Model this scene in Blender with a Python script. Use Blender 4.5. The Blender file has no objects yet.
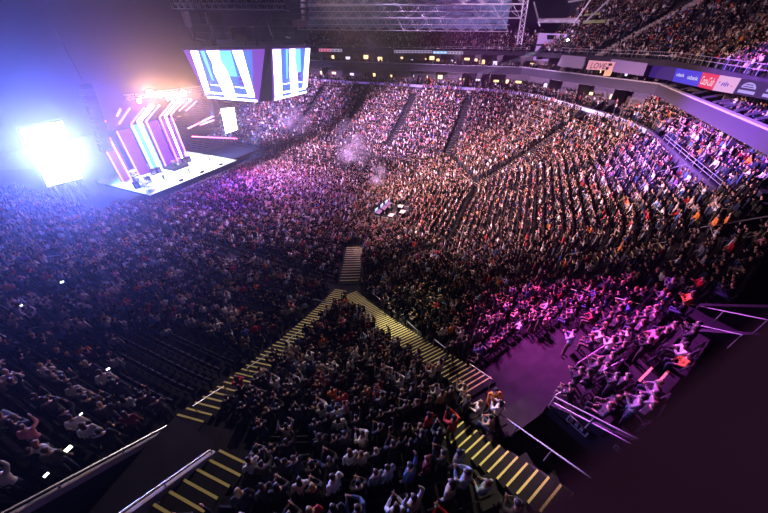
import bpy, bmesh, math, random
import numpy as np
from mathutils import Vector, Matrix
random.seed(7); rng = np.random.default_rng(7)
S = bpy.context.scene; COL = S.collection
PI = math.pi
# ------------------------------------------------------------------ camera frame
FPX = 298.7; PITCH = math.radians(36.5); CP, SP = math.cos(PITCH), math.sin(PITCH)
AX = (.9185, -.3955); CX = (.3955, .9185)
CAM = Vector((63.0, -43.0, 25.0))
def ray(x, y):
    u = x-384; v = 256.5-y
    dx, dy, dz = u, CP*FPX+v*SP, v*CP-FPX*SP
    return Vector((dx*AX[0]+dy*AX[1], dx*CX[0]+dy*CX[1], dz))
def at(x, y, z=None, a=None, c=None):
    d = ray(x, y)
    t = (z-CAM.z)/d.z if z is not None else ((a-CAM.x)/d.x if a is not None else (c-CAM.y)/d.y)
    return CAM+d*t
def proj(p):
    da, dc, dz = p[0]-CAM.x, p[1]-CAM.y, p[2]-CAM.z
    X = da*AX[0]+dc*CX[0]; Y = da*AX[1]+dc*CX[1]
    F = Y*CP-dz*SP; U = Y*SP+dz*CP
    if F <= .01: return None
    return 384+FPX*X/F, 256.5-FPX*U/F
# ------------------------------------------------------------------ materials
def mat(name, col, rough=.7, emit=None, strength=0, metal=0, noise=0, nscale=3.0):
    m = bpy.data.materials.new(name); m.use_nodes = True
    nt = m.node_tree; b = nt.nodes['Principled BSDF']
    b.inputs['Base Color'].default_value = (*col, 1); b.inputs['Roughness'].default_value = rough
    b.inputs['Metallic'].default_value = metal
    if max(col) < .1: b.inputs['Specular IOR Level'].default_value = .12
    if emit:
        b.inputs['Emission Color'].default_value = (*emit, 1); b.inputs['Emission Strength'].default_value = strength
    if noise:
        tc = nt.nodes.new('ShaderNodeTexCoord'); n = nt.nodes.new('ShaderNodeTexNoise'); n.inputs['Scale'].default_value = nscale
        r = nt.nodes.new('ShaderNodeValToRGB'); nt.links.new(tc.outputs['Object'], n.inputs['Vector']); nt.links.new(n.outputs['Fac'], r.inputs['Fac'])
        r.color_ramp.elements[0].color = (*[c*(1-noise) for c in col], 1); r.color_ramp.elements[1].color = (*[min(1, c*(1+noise)) for c in col], 1)
        r.color_ramp.elements[0].position = .3; r.color_ramp.elements[1].position = .7
        nt.links.new(r.outputs['Color'], b.inputs['Base Color'])
    return m
def mat_objcolor(name, rough=.85):
    m = mat(name, (.5, .5, .5), rough); nt = m.node_tree; o = nt.nodes.new('ShaderNodeObjectInfo')
    nt.links.new(o.outputs['Color'], nt.nodes['Principled BSDF'].inputs['Base Color']); return m
def mat_attr(name, attr):
    m = bpy.data.materials.new(name); m.use_nodes = True; nt = m.node_tree; nt.nodes.remove(nt.nodes['Principled BSDF'])
    d = nt.nodes.new('ShaderNodeBsdfDiffuse'); a = nt.nodes.new('ShaderNodeAttribute'); a.attribute_name = attr
    nt.links.new(a.outputs['Color'], d.inputs['Color']); nt.links.new(d.outputs[0], nt.nodes['Material Output'].inputs['Surface']); return m
M = dict(
    concrete=mat('concrete', (.021, .019, .022), .75, noise=.25, nscale=1.5),
    tan=mat('tan_concrete', (.3,.26,.22), .8), floor=mat('arena_floor', (.025, .022, .028), .6, noise=.25, nscale=.8),
    dark=mat('dark_paint', (.02, .018, .022), .7), black=mat('black', (.006, .006, .007), .6),
    darkwall=mat('dark_wall', (.03, .025, .035), .8, noise=.2, nscale=.7),
    yellow=mat('yellow_nosing', (.86, .74, .22), .6), pale_nosing=mat('pale_nosing', (.45, .44, .36), .6),
    steel=mat('brushed_steel', (.55, .54, .56), .35, metal=.6), pale=mat('pale_ledge', (.4, .37, .42), .5),
    seat=mat('seat_plastic', (.035, .033, .038), .4), seat_fab=mat('seat_fabric', (.02, .02, .024), .8),
    fascia=mat('grey_fascia', (.06, .05, .075), .55), suite=mat('suite_wall', (.16, .13, .15), .7),
    truss=mat('truss_metal', (.55, .53, .6), .4, metal=.3), blackmetal=mat('black_metal', (.02, .02, .022), .4, metal=.5),
    stage_top=mat('stage_deck_white', (.75, .75, .78), .4), roof=mat('roof_deck', (.10, .17, .26), .8, noise=.3, nscale=.3),
    cloth=mat_objcolor('clothing'), skin=mat_objcolor('skin', .55), hair=mat_objcolor('hair', .6),
    eye=mat('eye', (.02, .015, .012), .2), lip=mat('lip', (.3, .09, .08), .5), shoe=mat('shoe', (.03, .03, .03), .5),
    crowd=mat_attr('crowd_colours', 'person_color'), glass=None,
)
# ------------------------------------------------------------------ mesh helpers
class MB:
    def __init__(s): s.v = []; s.f = []; s.m = []
    def add(s, vs, fs, m=0):
        b = len(s.v); s.v += [tuple(v) for v in vs]; s.f += [tuple(b+i for i in f) for f in fs]; s.m += [m]*len(fs); return s
    def box(s, lo, hi, m=0):
        x0, y0, z0 = lo; x1, y1, z1 = hi
        return s.add([(x0,y0,z0),(x1,y0,z0),(x1,y1,z0),(x0,y1,z0),(x0,y0,z1),(x1,y0,z1),(x1,y1,z1),(x0,y1,z1)],
                     [(0,3,2,1),(4,5,6,7),(0,1,5,4),(1,2,6,5),(2,3,7,6),(3,0,4,7)], m)
    def obox(s, o, ex, ey, ez, m=0):      # corner + three edge vectors
        o, ex, ey, ez = Vector(o), Vector(ex), Vector(ey), Vector(ez)
        vs = [o, o+ex, o+ex+ey, o+ey, o+ez, o+ex+ez, o+ex+ey+ez, o+ey+ez]
        return s.add(vs, [(0,3,2,1),(4,5,6,7),(0,1,5,4),(1,2,6,5),(2,3,7,6),(3,0,4,7)], m)
    def beam(s, p, q, w, h, m=0, up=(0,0,1)):   # box from p to q
        p, q = Vector(p), Vector(q); d = (q-p); u = Vector(up); r = d.cross(u)
        if r.length < 1e-6: r = d.cross(Vector((1,0,0)))
        r.normalize(); n = r.cross(d).normalized()
        return s.obox(p-r*w/2-n*h/2, d, r*w, n*h, m)
    def tube(s, p, q, r0, r1=None, n=6, m=0, caps=True):
        p, q = Vector(p), Vector(q); r1 = r0 if r1 is None else r1; d = (q-p).normalized()
        a = d.orthogonal().normalized(); b = d.cross(a)
        vs = []
        for c, r in ((p, r0), (q, r1)):
            vs += [c+(a*math.cos(2*PI*i/n)+b*math.sin(2*PI*i/n))*r for i in range(n)]
        fs = [(i, (i+1) % n, n+(i+1) % n, n+i) for i in range(n)]
        if caps: fs += [tuple(range(n-1, -1, -1)), tuple(range(n, 2*n))]
        return s.add(vs, fs, m)
    def path(s, pts, r, n=6, m=0):
        for i in range(len(pts)-1): s.tube(pts[i], pts[i+1], r, r, n, m)
        return s
    def loft(s, rings, m=0, cap=True):
        n = len(rings[0]); vs = [v for r in rings for v in r]; fs = []
        for k in range(len(rings)-1):
            for i in range(n): fs.append((k*n+i, k*n+(i+1) % n, (k+1)*n+(i+1) % n, (k+1)*n+i))
        if cap: fs += [tuple(range(n-1, -1, -1)), tuple((len(rings)-1)*n+i for i in range(n))]
        return s.add(vs, fs, m)
    def ell(s, c, r, n=10, k=6, m=0):
        rings = []
        for j in range(k+1):
            t = -PI/2+PI*j/k; rr = max(math.cos(t), .02)
            rings.append([(c[0]+r[0]*rr*math.cos(2*PI*i/n), c[1]+r[1]*rr*math.sin(2*PI*i/n), c[2]+r[2]*math.sin(t)) for i in range(n)])
        return s.loft(rings, m)
    def mesh(s, name, mats):
        me = bpy.data.meshes.new(name); me.from_pydata(s.v, [], s.f)
        for m in mats: me.materials.append(m)
        me.polygons.foreach_set('material_index', s.m); me.update(); return me
    def build(s, name, mats, parent=None, smooth=False):
        mats = mats if isinstance(mats, (list, tuple)) else [mats]
        me = s.mesh(name, mats)
        if smooth: me.shade_smooth()
        o = bpy.data.objects.new(name, me); COL.objects.link(o)
        if parent: o.parent = parent; o.matrix_parent_inverse = Matrix.Translation(parent.location).inverted() if parent.rotation_euler.z == 0 else Matrix.Identity(4)
        return o
def tag(o, label, cat, group=None, kind=None):
    o['label'] = label; o['category'] = cat
    if group: o['group'] = group
    if kind: o['kind'] = kind
    return o
def thing(name, label, cat, loc=(0,0,0), group=None, kind=None):
    o = bpy.data.objects.new(name, None); COL.objects.link(o); o.location = loc; o.empty_display_size = .2
    return tag(o, label, cat, group, kind)
def struct(name, mb, mats, label=None, smooth=False):
    o = mb.build(name, mats, None, smooth); o['kind'] = 'structure'
    if label: o['label'] = label
    return o
ORD = ['zeroth','first','second','third','fourth','fifth','sixth','seventh','eighth','ninth','tenth','eleventh','twelfth']
def ordn(n):
    if n < 13: return ORD[n]
    return str(n)+('th' if 10 <= n % 100 <= 20 else {1:'st',2:'nd',3:'rd'}.get(n % 10, 'th'))
# ------------------------------------------------------------------ the seating bowl
KV = [Vector(v) for v in ((-38,-23),(50,-23),(58,-10),(58,10),(50,23),(-38,23))]
KN = []
for i in range(5):
    d = (KV[i+1]-KV[i]).normalized(); KN.append(Vector((d.y, -d.x)))
PITCHROW = .85; NROW = 27; NIN = 12
def zb(s): return 3+.33*s+.0075*s*s if s >= 0 else max(0, 3+.28*s)
def zrow(i): return zb((i+.5)*PITCHROW)
def sd(a, c):
    p = Vector((a, c)); ins = max((p-KV[i]).dot(KN[i]) for i in range(5))
    if ins <= 0: return ins
    best = 1e9
    for i in range(5):
        e = KV[i+1]-KV[i]; t = max(0, min(1, (p-KV[i]).dot(e)/e.length_squared)); best = min(best, (p-(KV[i]+e*t)).length)
    return best
def miter(j, s):
    if j == 0: return KV[0]+KN[0]*s
    if j == 5: return KV[5]+KN[4]*s
    n = (KN[j-1]+KN[j]).normalized(); return KV[j]+n*(s/n.dot(KN[j]))
def rowpos(seg, t, s):                    # seg: ('e',i) or ('v',j)
    k, i = seg
    if k == 'e':
        if s >= 0: p0, p1 = KV[i]+KN[i]*s, KV[i+1]+KN[i]*s
        else: p0, p1 = miter(i, s), miter(i+1, s)
        return p0.lerp(p1, t), KN[i]
    a0 = math.atan2(KN[i-1].y, KN[i-1].x); a1 = math.atan2(KN[i].y, KN[i].x)
    n = Vector((math.cos(a0+(a1-a0)*t), math.sin(a0+(a1-a0)*t)))
    return (KV[i]+n*s if s >= 0 else miter(i, s)), n
SEGS = [('e',0),('v',1),('e',1),('v',2),('e',2),('v',3),('e',3),('v',4),('e',4)]
def seglen(seg, s):
    k, i = seg
    if k == 'e': return (rowpos(seg, 1, s)[0]-rowpos(seg, 0, s)[0]).length
    if s <= 0: return 0
    a0 = math.atan2(KN[i-1].y, KN[i-1].x); a1 = math.atan2(KN[i].y, KN[i].x); return (a1-a0)*s
def hit(x, y, dz=0.0):                    # pixel -> point on the seating slope (+dz)
    d = ray(x, y).normalized(); t = 8.0; prev = t
    while t < 160:
        p = CAM+d*t
        if p.z < zb(sd(p.x, p.y))+dz:
            lo, hi = prev, t
            for _ in range(24):
                m = (lo+hi)/2; p = CAM+d*m
                if p.z < zb(sd(p.x, p.y))+dz: hi = m
                else: lo = m
            return CAM+d*hi
        prev = t; t += .3
    return CAM+d*t
class Rect:                               # oriented rectangle: origin at the mouth, u outward, w sideways
    def __init__(s, o, u, length, half):
        s.o = Vector(o[:2]); s.u = Vector(u[:2]).normalized(); s.w = Vector((-s.u.y, s.u.x)); s.L = length; s.h = half
    def inside(s, a, c, m=0):
        d = Vector((a, c))-s.o; return -m < d.dot(s.u) < s.L+m and abs(d.dot(s.w)) < s.h+m
    def pt(s, l, w, z): p = s.o+s.u*l+s.w*w; return Vector((p.x, p.y, z))
# vomitories: two near the camera, the others across the bowl
VL0 = at(192, 443, z=12.6); VOM_L = Rect((54.15, -41.3), (-.03, -1), 7, 1.15)
VOM_R = Rect((66.2, -34.6), (.85, -.524), 7, 1.35)
VOM_R.o = hit(555, 397, dz=.9).xy-VOM_R.w*1.4
def vom_from(p, q, half, L): d = q-p; return Rect(p, d, L, half)
pE = hit(702, 238); VOM_E = Rect(pE, (1, -.12), 6, 1.1)
pE2 = hit(694, 320); VOM_E2 = Rect(pE2, (.93, -.37), 6, 1.0)
VOMS_FAR = []
for (x, y), u in (((577, 123), (.85,.524)), ((416, 93), (0,1)), ((362, 90), (0,1)), ((466, 92), (0,1)), ((640, 143), (1,.1)), ((668, 176), (1,0))):
    VOMS_FAR.append(Rect(hit(x, y), u, 5, 1.0))
VOMS = [VOM_L, VOM_R, VOM_E, VOM_E2]+VOMS_FAR
# aisles: start, direction, s range, half width, nosing
AISLES = []
def aisle(p, q, hw, nos, label): AISLES.append((Vector(p[:2]), Vector(q[:2]), hw, nos, label))
aisle((49.7,-23.6), (52.9,-41.3), .7, 'y', 'stair with yellow nosings running down to the left landing')
aisle((51.0,-23.9), (64.4,-34.3), .82, 'y', 'long stair with yellow nosings climbing to the right landing')
aisle((45.2,-12.4), (50.0,-22.4), 1.15, 'y', 'short stair from the gate at floor level up to the corner')
a2 = hit(238, 461); b2 = a2+Vector((.25,-4.5,0)); aisle(a2, b2, .75, 'y', 'stair beside the left passage rail with yellow nosings')
a2 = VOM_R.pt(-1.7, -2.1, 0); b2 = VOM_R.pt(3.8, -2.1, 0); aisle(a2, b2, .55, 'y', 'stair beside the right passage rail with bright yellow nosings')
a2 = hit(553, 267); b2 = hit(672, 248); aisle(a2, b2, .75, 'y', 'stair with yellow nosings leading to the passage at the end stand')
a2 = hit(478, 186); b2 = hit(562, 131); aisle(a2, b2, .8, 'p', 'stair on the far corner block below the black passage')
a2 = hit(640, 379); b2 = hit(686, 392); aisle(a2, b2, .6, 'y', 'short stair with yellow nosings among magenta lit rows')
for a in (36, 22, 8): aisle((a,-23.5), (a,-44), .65, 'p', 'stair in the near stand, about %d m from the stage' % a)
for a in (49.5, 35.3, 21.2, 7): aisle((a,23.5), (a,41), .75, 'd', 'dark stair in the far stand, about %d m from the stage' % a)
aisle((58.8,3), (77,5), .55, 'd', 'dark stair in the middle of the end stand')
def near_aisle(p, m=.3):
    for A, B, hw, *_ in AISLES:
        e = B-A; t = max(0, min(1, (p-A).dot(e)/e.length_squared))
        if (p-(A+e*t)).length < hw+m: return True
    return False
LAND_L = Rect((53.6, -39.6), (.1, -1), 2.0, 2.6)
LAND_R = Rect((64.2, -31.9), (.85, -.524), 3.2, 3.2)
CROSS_R = Rect(hit(500, 395), hit(607, 325)-hit(500, 395), (hit(607, 325)-hit(500, 395)).length, 1.3)
def build_terraces():
    for seg in SEGS:
        fine = seg in (('e',1),('v',1),('v',2)); L = max(seglen(seg, 20), 1)
        if seg in (('e',0),): ts = [0,.25,.5,.7,.8]+[.8+.2*i/60 for i in range(1, 61)]
        elif fine: ts = [i/(int(L/.28)) for i in range(int(L/.28)+1)]
        else: ts = [i/int(max(L/.8, 8)) for i in range(int(max(L/.8, 8))+1)]
        mb = MB()
        for i in range(-NIN, NROW):
            if seg[0] == 'v' and i < 0: continue
            s0, s1 = i*PITCHROW, (i+1)*PITCHROW; z = zrow(i); zp = zrow(i-1) if i > -NIN else 0
            for k in range(len(ts)-1):
                p00, _ = rowpos(seg, ts[k], s0); p10, _ = rowpos(seg, ts[k+1], s0)
                p01, _ = rowpos(seg, ts[k], s1); p11, _ = rowpos(seg, ts[k+1], s1)
                mid = (p00+p11+p01+p10)/4
                if any(v.inside(mid.x, mid.y) for v in VOMS): continue
                fs = [(0,1,2,3)]; vs = [(p00.x,p00.y,z),(p10.x,p10.y,z),(p11.x,p11.y,z),(p01.x,p01.y,z)]
                if z-zp > .001: vs += [(p00.x,p00.y,zp),(p10.x,p10.y,zp)]; fs.append((4,5,1,0))
                mb.add(vs, fs)
        struct('seating_terrace', mb, M['concrete'], 'stepped dark concrete terrace carrying the seat rows')
build_terraces()
# floor, outer walls, roof
struct('floor', MB().box((-60,-24,-.2), (60,24,0)), M['floor'], 'dark arena floor under the standing crowd')
def stairs():
    for A, B, hw, nos, label in AISLES:
        mb = MB(); e = (B-A).normalized(); w = Vector((-e.y, e.x)); st = .3 if 'right' in label else (.7 if 'gate' in label else .41); n = int((B-A).length/st)
        for k in range(n):
            p = A+e*(k*st); q = A+e*((k+1)*st); m = A+e*((k+.5)*st)
            if any(v.inside(m.x, m.y) for v in VOMS): continue
            z = zb(sd(m.x, m.y))+.26
            P = lambda v, s, zz: (v.x+w.x*hw*s, v.y+w.y*hw*s, zz)
            mb.add([P(p,-1,z-.35),P(q,-1,z-.35),P(q,1,z-.35),P(p,1,z-.35),P(p,-1,z),P(q,-1,z),P(q,1,z),P(p,1,z)],
                   [(4,7,6,5),(0,4,5,1),(1,5,6,2),(2,6,7,3),(3,7,4,0)], 0)
            if k % (1 if nos != 'd' else 2) == 0:
                r = p+e*(.055 if nos != 'y' else min(.17*st, .08))
                mb.add([P(p-e*.01,-.96,z+.006),P(r,-.96,z+.006),P(r,.96,z+.006),P(p-e*.01,.96,z+.006)], [(0,3,2,1)], 1)
        struct('stairs', mb, [M['concrete'], M['yellow'] if nos == 'y' else M['pale_nosing']], label)
stairs()
# ------------------------------------------------------------------ railings
def railing(pts, label, h=1.0, every=1.6, infill=True, r=.026, mid='pale', group=None, solid=0):
    t = thing('handrail', label, 'railing', tuple(pts[0]), group)
    up = Vector((0,0,h))
    for i in range(len(pts)-1):
        p, q = Vector(pts[i]), Vector(pts[i+1])
        MB().tube(p+up, q+up, r, r, 8).build('top_rail', M['steel'], t)
        if infill: MB().beam(p+up*.55, q+up*.55, .03, .04).build('mid_rail', M['steel'], t)
        if solid: MB().beam(p+Vector((0,0,solid/2)), q+Vector((0,0,solid/2)), .14, solid).build('ledge', M[mid], t)
        n = max(1, round((q-p).length/every))
        for k in range(n+(i == len(pts)-2)):
            b = p.lerp(q, k/n); MB().tube(b, b+up, .025, .025, 6).build('post', M['steel'], t)
    return t
def on(p, dz=0): return Vector((p[0], p[1], zb(sd(p[0], p[1]))+dz))
def vomitory(v, zfloor, label, rails=True, wl=None):
    mb = MB()
    P = v.pt; L = v.L; h = v.h; H = zfloor
    mb.add([P(-.3,-h,H),P(L,-h,H),P(L,h,H),P(-.3,h,H)], [(0,1,2,3)])
    for sgn in (-1, 1):
        for k in range(14):
            l0, l1 = L*k/14, L*(k+1)/14
            z0 = zb(sd(*P(l0,0,0)[:2]))+.25; z1 = zb(sd(*P(l1,0,0)[:2]))+.25
            a, b = h*sgn, (h+.22)*sgn
            vs = [P(l0,a,H-.3),P(l1,a,H-.3),P(l1,a,z1),P(l0,a,z0),P(l0,b,H-.3),P(l1,b,H-.3),P(l1,b,z1),P(l0,b,z0)]
            mb.add(vs, [(0,1,2,3),(5,4,7,6),(3,2,6,7)]+([(0,3,7,4)] if k == 0 else [])+([(1,5,6,2)] if k == 13 else []))
    z1 = zb(sd(*P(L,0,0)[:2]))+.4
    mb.add([P(L,-h,H-.3),P(L,h,H-.3),P(L,h,z1),P(L,-h,z1),P(L+.2,-h,H-.3),P(L+.2,h,H-.3),P(L+.2,h,z1),P(L+.2,-h,z1)], [(0,1,2,3),(4,7,6,5),(3,2,6,7),(0,3,7,4),(1,5,6,2)])
    struct('wall_passage', mb, M['darkwall'], label)
def vomrail(v, sgn, label, L, h=.75, solid=0, l0=0):
    n = 5; pts = []
    for k in (0, n):
        l = l0+L*k/n; p = v.pt(l, (v.h+.1)*sgn, 0); pts.append(on(p, .25))
    return railing(pts, label, h, 1.7, True, .03, solid=solid)
vomitory(VOM_L, 12.7, 'dark entrance passage between the two left rails')
vomitory(VOM_R, 11.4, 'dark entrance passage between the two right rails')
vomitory(VOM_E, zb(sd(*VOM_E.o)), 'dark passage at the top of the end stand stair')
vomitory(VOM_E2, zb(sd(*VOM_E2.o)), 'dark passage high in the right block')
for i, v in enumerate(VOMS_FAR): vomitory(v, zb(sd(*v.o)), 'black passage opening among the far rows')
vomrail(VOM_L, -1, 'steel rail on a pale ledge along the outer side of the left passage', 5.5, .6, .35)
vomrail(VOM_L, 1, 'steel rail on a pale ledge between the left passage and its stair', 5.5, .6, .35)
# right passage rails follow the photographed lines on the slope
def rail_px(pa, pb, dz, label, h=.8, **k):
    p = hit(*pa, dz=dz+h); q = hit(*pb, dz=dz+h); p.z -= h; q.z -= h
    k.setdefault('infill', (p-q).length > 5 or 'wall' in label or 'dividing' in label)
    return railing([p, q], label, h, **k)
rail_px((490,407), (598,483), .1, 'long steel rail between the right landing and the yellow-edged stair', .8)
rail_px((555,397), (647,444), .1, 'steel rail on top of the dark wall with the white plaques', .8)
rail_px((556,395), (623,360), .1, 'steel guard rail in front of the magenta lit rows', .8)
rail_px((578,363), (618,337), .1, 'short steel guard rail at the head of the right landing', .8)
rail_px((688,304), (768,320), .1, 'long steel rail below the right rows, upper of a pair', .8)
rail_px((693,324), (742,335), .1, 'short steel rail in the right rows, lower of a pair', .8)
rail_px((690,229), (772,216), .1, 'steel rail above the black passage of the end stand', .8)
rail_px((706,244), (772,233), .1, 'steel rail below the black passage of the end stand', .8)
rail_px((564,287), (585,293), .1, 'short steel handrail on a seat aisle in the right block', .8)
rail_px((612,297), (640,304), .1, 'steel handrail with bent end beside the orange steward', .8)
rail_px((566,255), (582,252), .1, 'short handrail beside the end stand stair, lowest', .8)
rail_px((606,250), (626,246), .1, 'short handrail beside the end stand stair, middle one', .8)
rail_px((653,244), (672,241), .1, 'short handrail beside the end stand stair, topmost', .8)
rail_px((457,252), (466,219), .1, 'thin steel rail in front of the end stand', .7)
rail_px((618,178), (657,168), .1, 'thin rail below a black passage in the end stand', .8)
rail_px((650,174), (694,162), .1, 'thin rail above a black passage in the end stand', .8)
rail_px((440,163), (479,185), .1, 'thin front rail of the far corner block', .8)
rail_px((283,142), (440,163), .1, 'thin front rail along the far stand', .8)
rail_px((193,406), (224,386), .1, 'short handrail on the left stair just above the landing', .8)
rail_px((247,368), (268,354), .1, 'short handrail on the left stair, second above the landing', .8)
rail_px((286,341), (300,331), .1, 'short handrail on the left stair, third above the landing', .8)
rail_px((313,322), (325,313), .1, 'short handrail at the far end of the left stair', .8)
for (pa, pb, w) in (((370,291), (381,300), 'at the low end of'), ((388,306), (396,313), 'second from the bottom of'), ((407,321), (418,331), 'third from the bottom of'), ((434,339), (448,350), 'above the steward on'), ((470,364), (492,379), 'at the landing end of')):
    rail_px(pa, pb, .1, 'steel handrail %s the long yellow-edged stair' % w, .8)
for (pa, pb, w) in (((29,329), (68,320), 'nearest the lower left corner'), ((102,311), (119,305), 'among seats below the blue haze'), ((153,294), (173,289), 'in the middle of the left stand'), ((234,268), (252,261), 'at the low end of a left stand aisle'), ((137,242), (161,239), 'on the front aisle near the stage side'), ((44,257), (68,254), 'under the blue glow'), ((300,296), (343,306), 'crossing in front of the corner wedge')):
    rail_px(pa, pb, .1, 'thin pale handrail %s' % w, .8)
# ------------------------------------------------------------------ people
def ring(c, rx, ry, n, tilt=None):
    return [(c[0]+rx*math.cos(2*PI*i/n), c[1]+ry*math.sin(2*PI*i/n), c[2]+(tilt or 0)*math.sin(2*PI*i/n)) for i in range(n)]
def V(*a): return Vector(a)
def pose(kind):
    """joints of one pose, facing +y, feet or seat contact at z=0"""
    j = dict(sit=False, lean=0.0)
    L = dict(hip=V(-.1,0,.93), knee=V(-.11,.03,.5), ank=V(-.12,0,.08)); R = dict(hip=V(.1,0,.93), knee=V(.11,.03,.5), ank=V(.12,0,.08))
    base, lean = V(0,0,.95), .04
    if kind.startswith('sit'):
        base = V(0,0,.5); lean = .25 if kind == 'sit_lean' else -.05
        for s, D in ((-1, L), (1, R)): D['hip'] = V(.1*s,.02,.5); D['knee'] = V(.13*s,.46,.52); D['ank'] = V(.13*s,.42,.09)
    if kind == 'walk':
        L['knee'] = V(-.1,.22,.55); L['ank'] = V(-.11,.2,.14); R['knee'] = V(.1,-.02,.5); R['ank'] = V(.11,-.2,.1); lean = .06
    def T(x, y, z): return base+V(x, y+lean*(z), z)
    sh = .2
    A = {}
    for s in (-1, 1):
        S0 = T(sh*s, 0, .47)
        e, w = V(.27*s, -.03, -.27), V(.28*s, .06, -.52)   # relative to neck base centre at z .47
        if kind == 'arms_up': e, w = V(.3*s, .04, .24), V(.22*s, .06, .5)
        if kind == 'one_up' and s > 0: e, w = V(.3*s, .06, .22), V(.26*s, .1, .48)
        if kind == 'clap' : e, w = V(.26*s, .12, -.2), V(.05*s, .34, -.06)
        if kind == 'phone': e, w = V(.24*s, .2, -.14), V(.05*s, .4, .12)
        if kind == 'phone_one' and s > 0: e, w = V(.24*s, .22, .02), V(.16*s, .34, .26)
        if kind == 'sit': e, w = V(.26*s, .02, -.24), V(.14*s, .24, -.34)
        if kind == 'sit_lean': e, w = V(.24*s, .16, -.2), V(.06*s, .3, -.1)
        if kind == 'crossed': e, w = V(.25*s, .07, -.25), V(-.08*s, .2, -.2)
        if kind == 'walk': e, w = V(.27*s, -.1*s, -.26), V(.28*s, .18*s if s < 0 else -.2, -.46)
        if kind == 'rail': e, w = V(.3*s, .18, -.24), V(.28*s, .4, -.32)
        A[s] = (S0, T(0,0,.47)+e, T(0,0,.47)+w)
    head = T(0, .02, .7)
    return dict(base=base, lean=lean, T=T, L=L, R=R, A=A, head=head, sit=kind.startswith('sit'))
POSES = ['stand','arms_up','one_up','clap','phone','phone_one','crossed','walk','sit','sit_lean','rail']
POSE_TXT = dict(stand='arms at sides', arms_up='both arms raised', one_up='one arm raised', clap='hands clapping', phone='hands held at face', phone_one='one hand lifted', crossed='arms crossed', walk='walking', sit='seated', sit_lean='seated leaning forward', rail='hands on rail')
def limb(mb, pts, rads, n=8, m=0):
    for i in range(len(pts)-1):
        mb.tube(pts[i], pts[i+1], rads[i], rads[i+1], n, m)
    for p, r in zip(pts[1:-1], rads[1:-1]): mb.ell(p, (r, r, r), n, 4, m)
def torso_rings(P, k, n=12, full=True):
    T = P['T']; R = []
    for z, rx, ry in ((-.1,.15,.115),(0,.168,.12),(.13,.145,.1),(.3,.175,.118),(.42,.19,.11),(.48,.15,.085),(.515,.075,.07)):
        R.append(ring(T(0,0,z), rx*k, ry*k, n))
    return R
def remesh(mb, vox, name, mats, extra=None, paint=None):
    me = mb.mesh(name+'_tmp', []); o = bpy.data.objects.new('tmp', me); COL.objects.link(o)
    r = o.modifiers.new('r', 'REMESH'); r.mode = 'VOXEL'; r.voxel_size = vox; r.use_smooth_shade = True
    sm = o.modifiers.new('s', 'SMOOTH'); sm.iterations = 3; sm.factor = .5
    dg = bpy.context.evaluated_depsgraph_get(); out = bpy.data.meshes.new_from_object(o.evaluated_get(dg)); out.name = name
    bpy.data.objects.remove(o); bpy.data.meshes.remove(me)
    if extra:
        bm = bmesh.new(); bm.from_mesh(out); em = extra.mesh('x', []); bm.from_mesh(em); bm.to_mesh(out); bm.free(); bpy.data.meshes.remove(em)
    out.materials.clear()
    for m in mats: out.materials.append(m)
    if paint:
        for p in out.polygons: p.material_index = paint(p.center)
    out.shade_smooth(); return out
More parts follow.
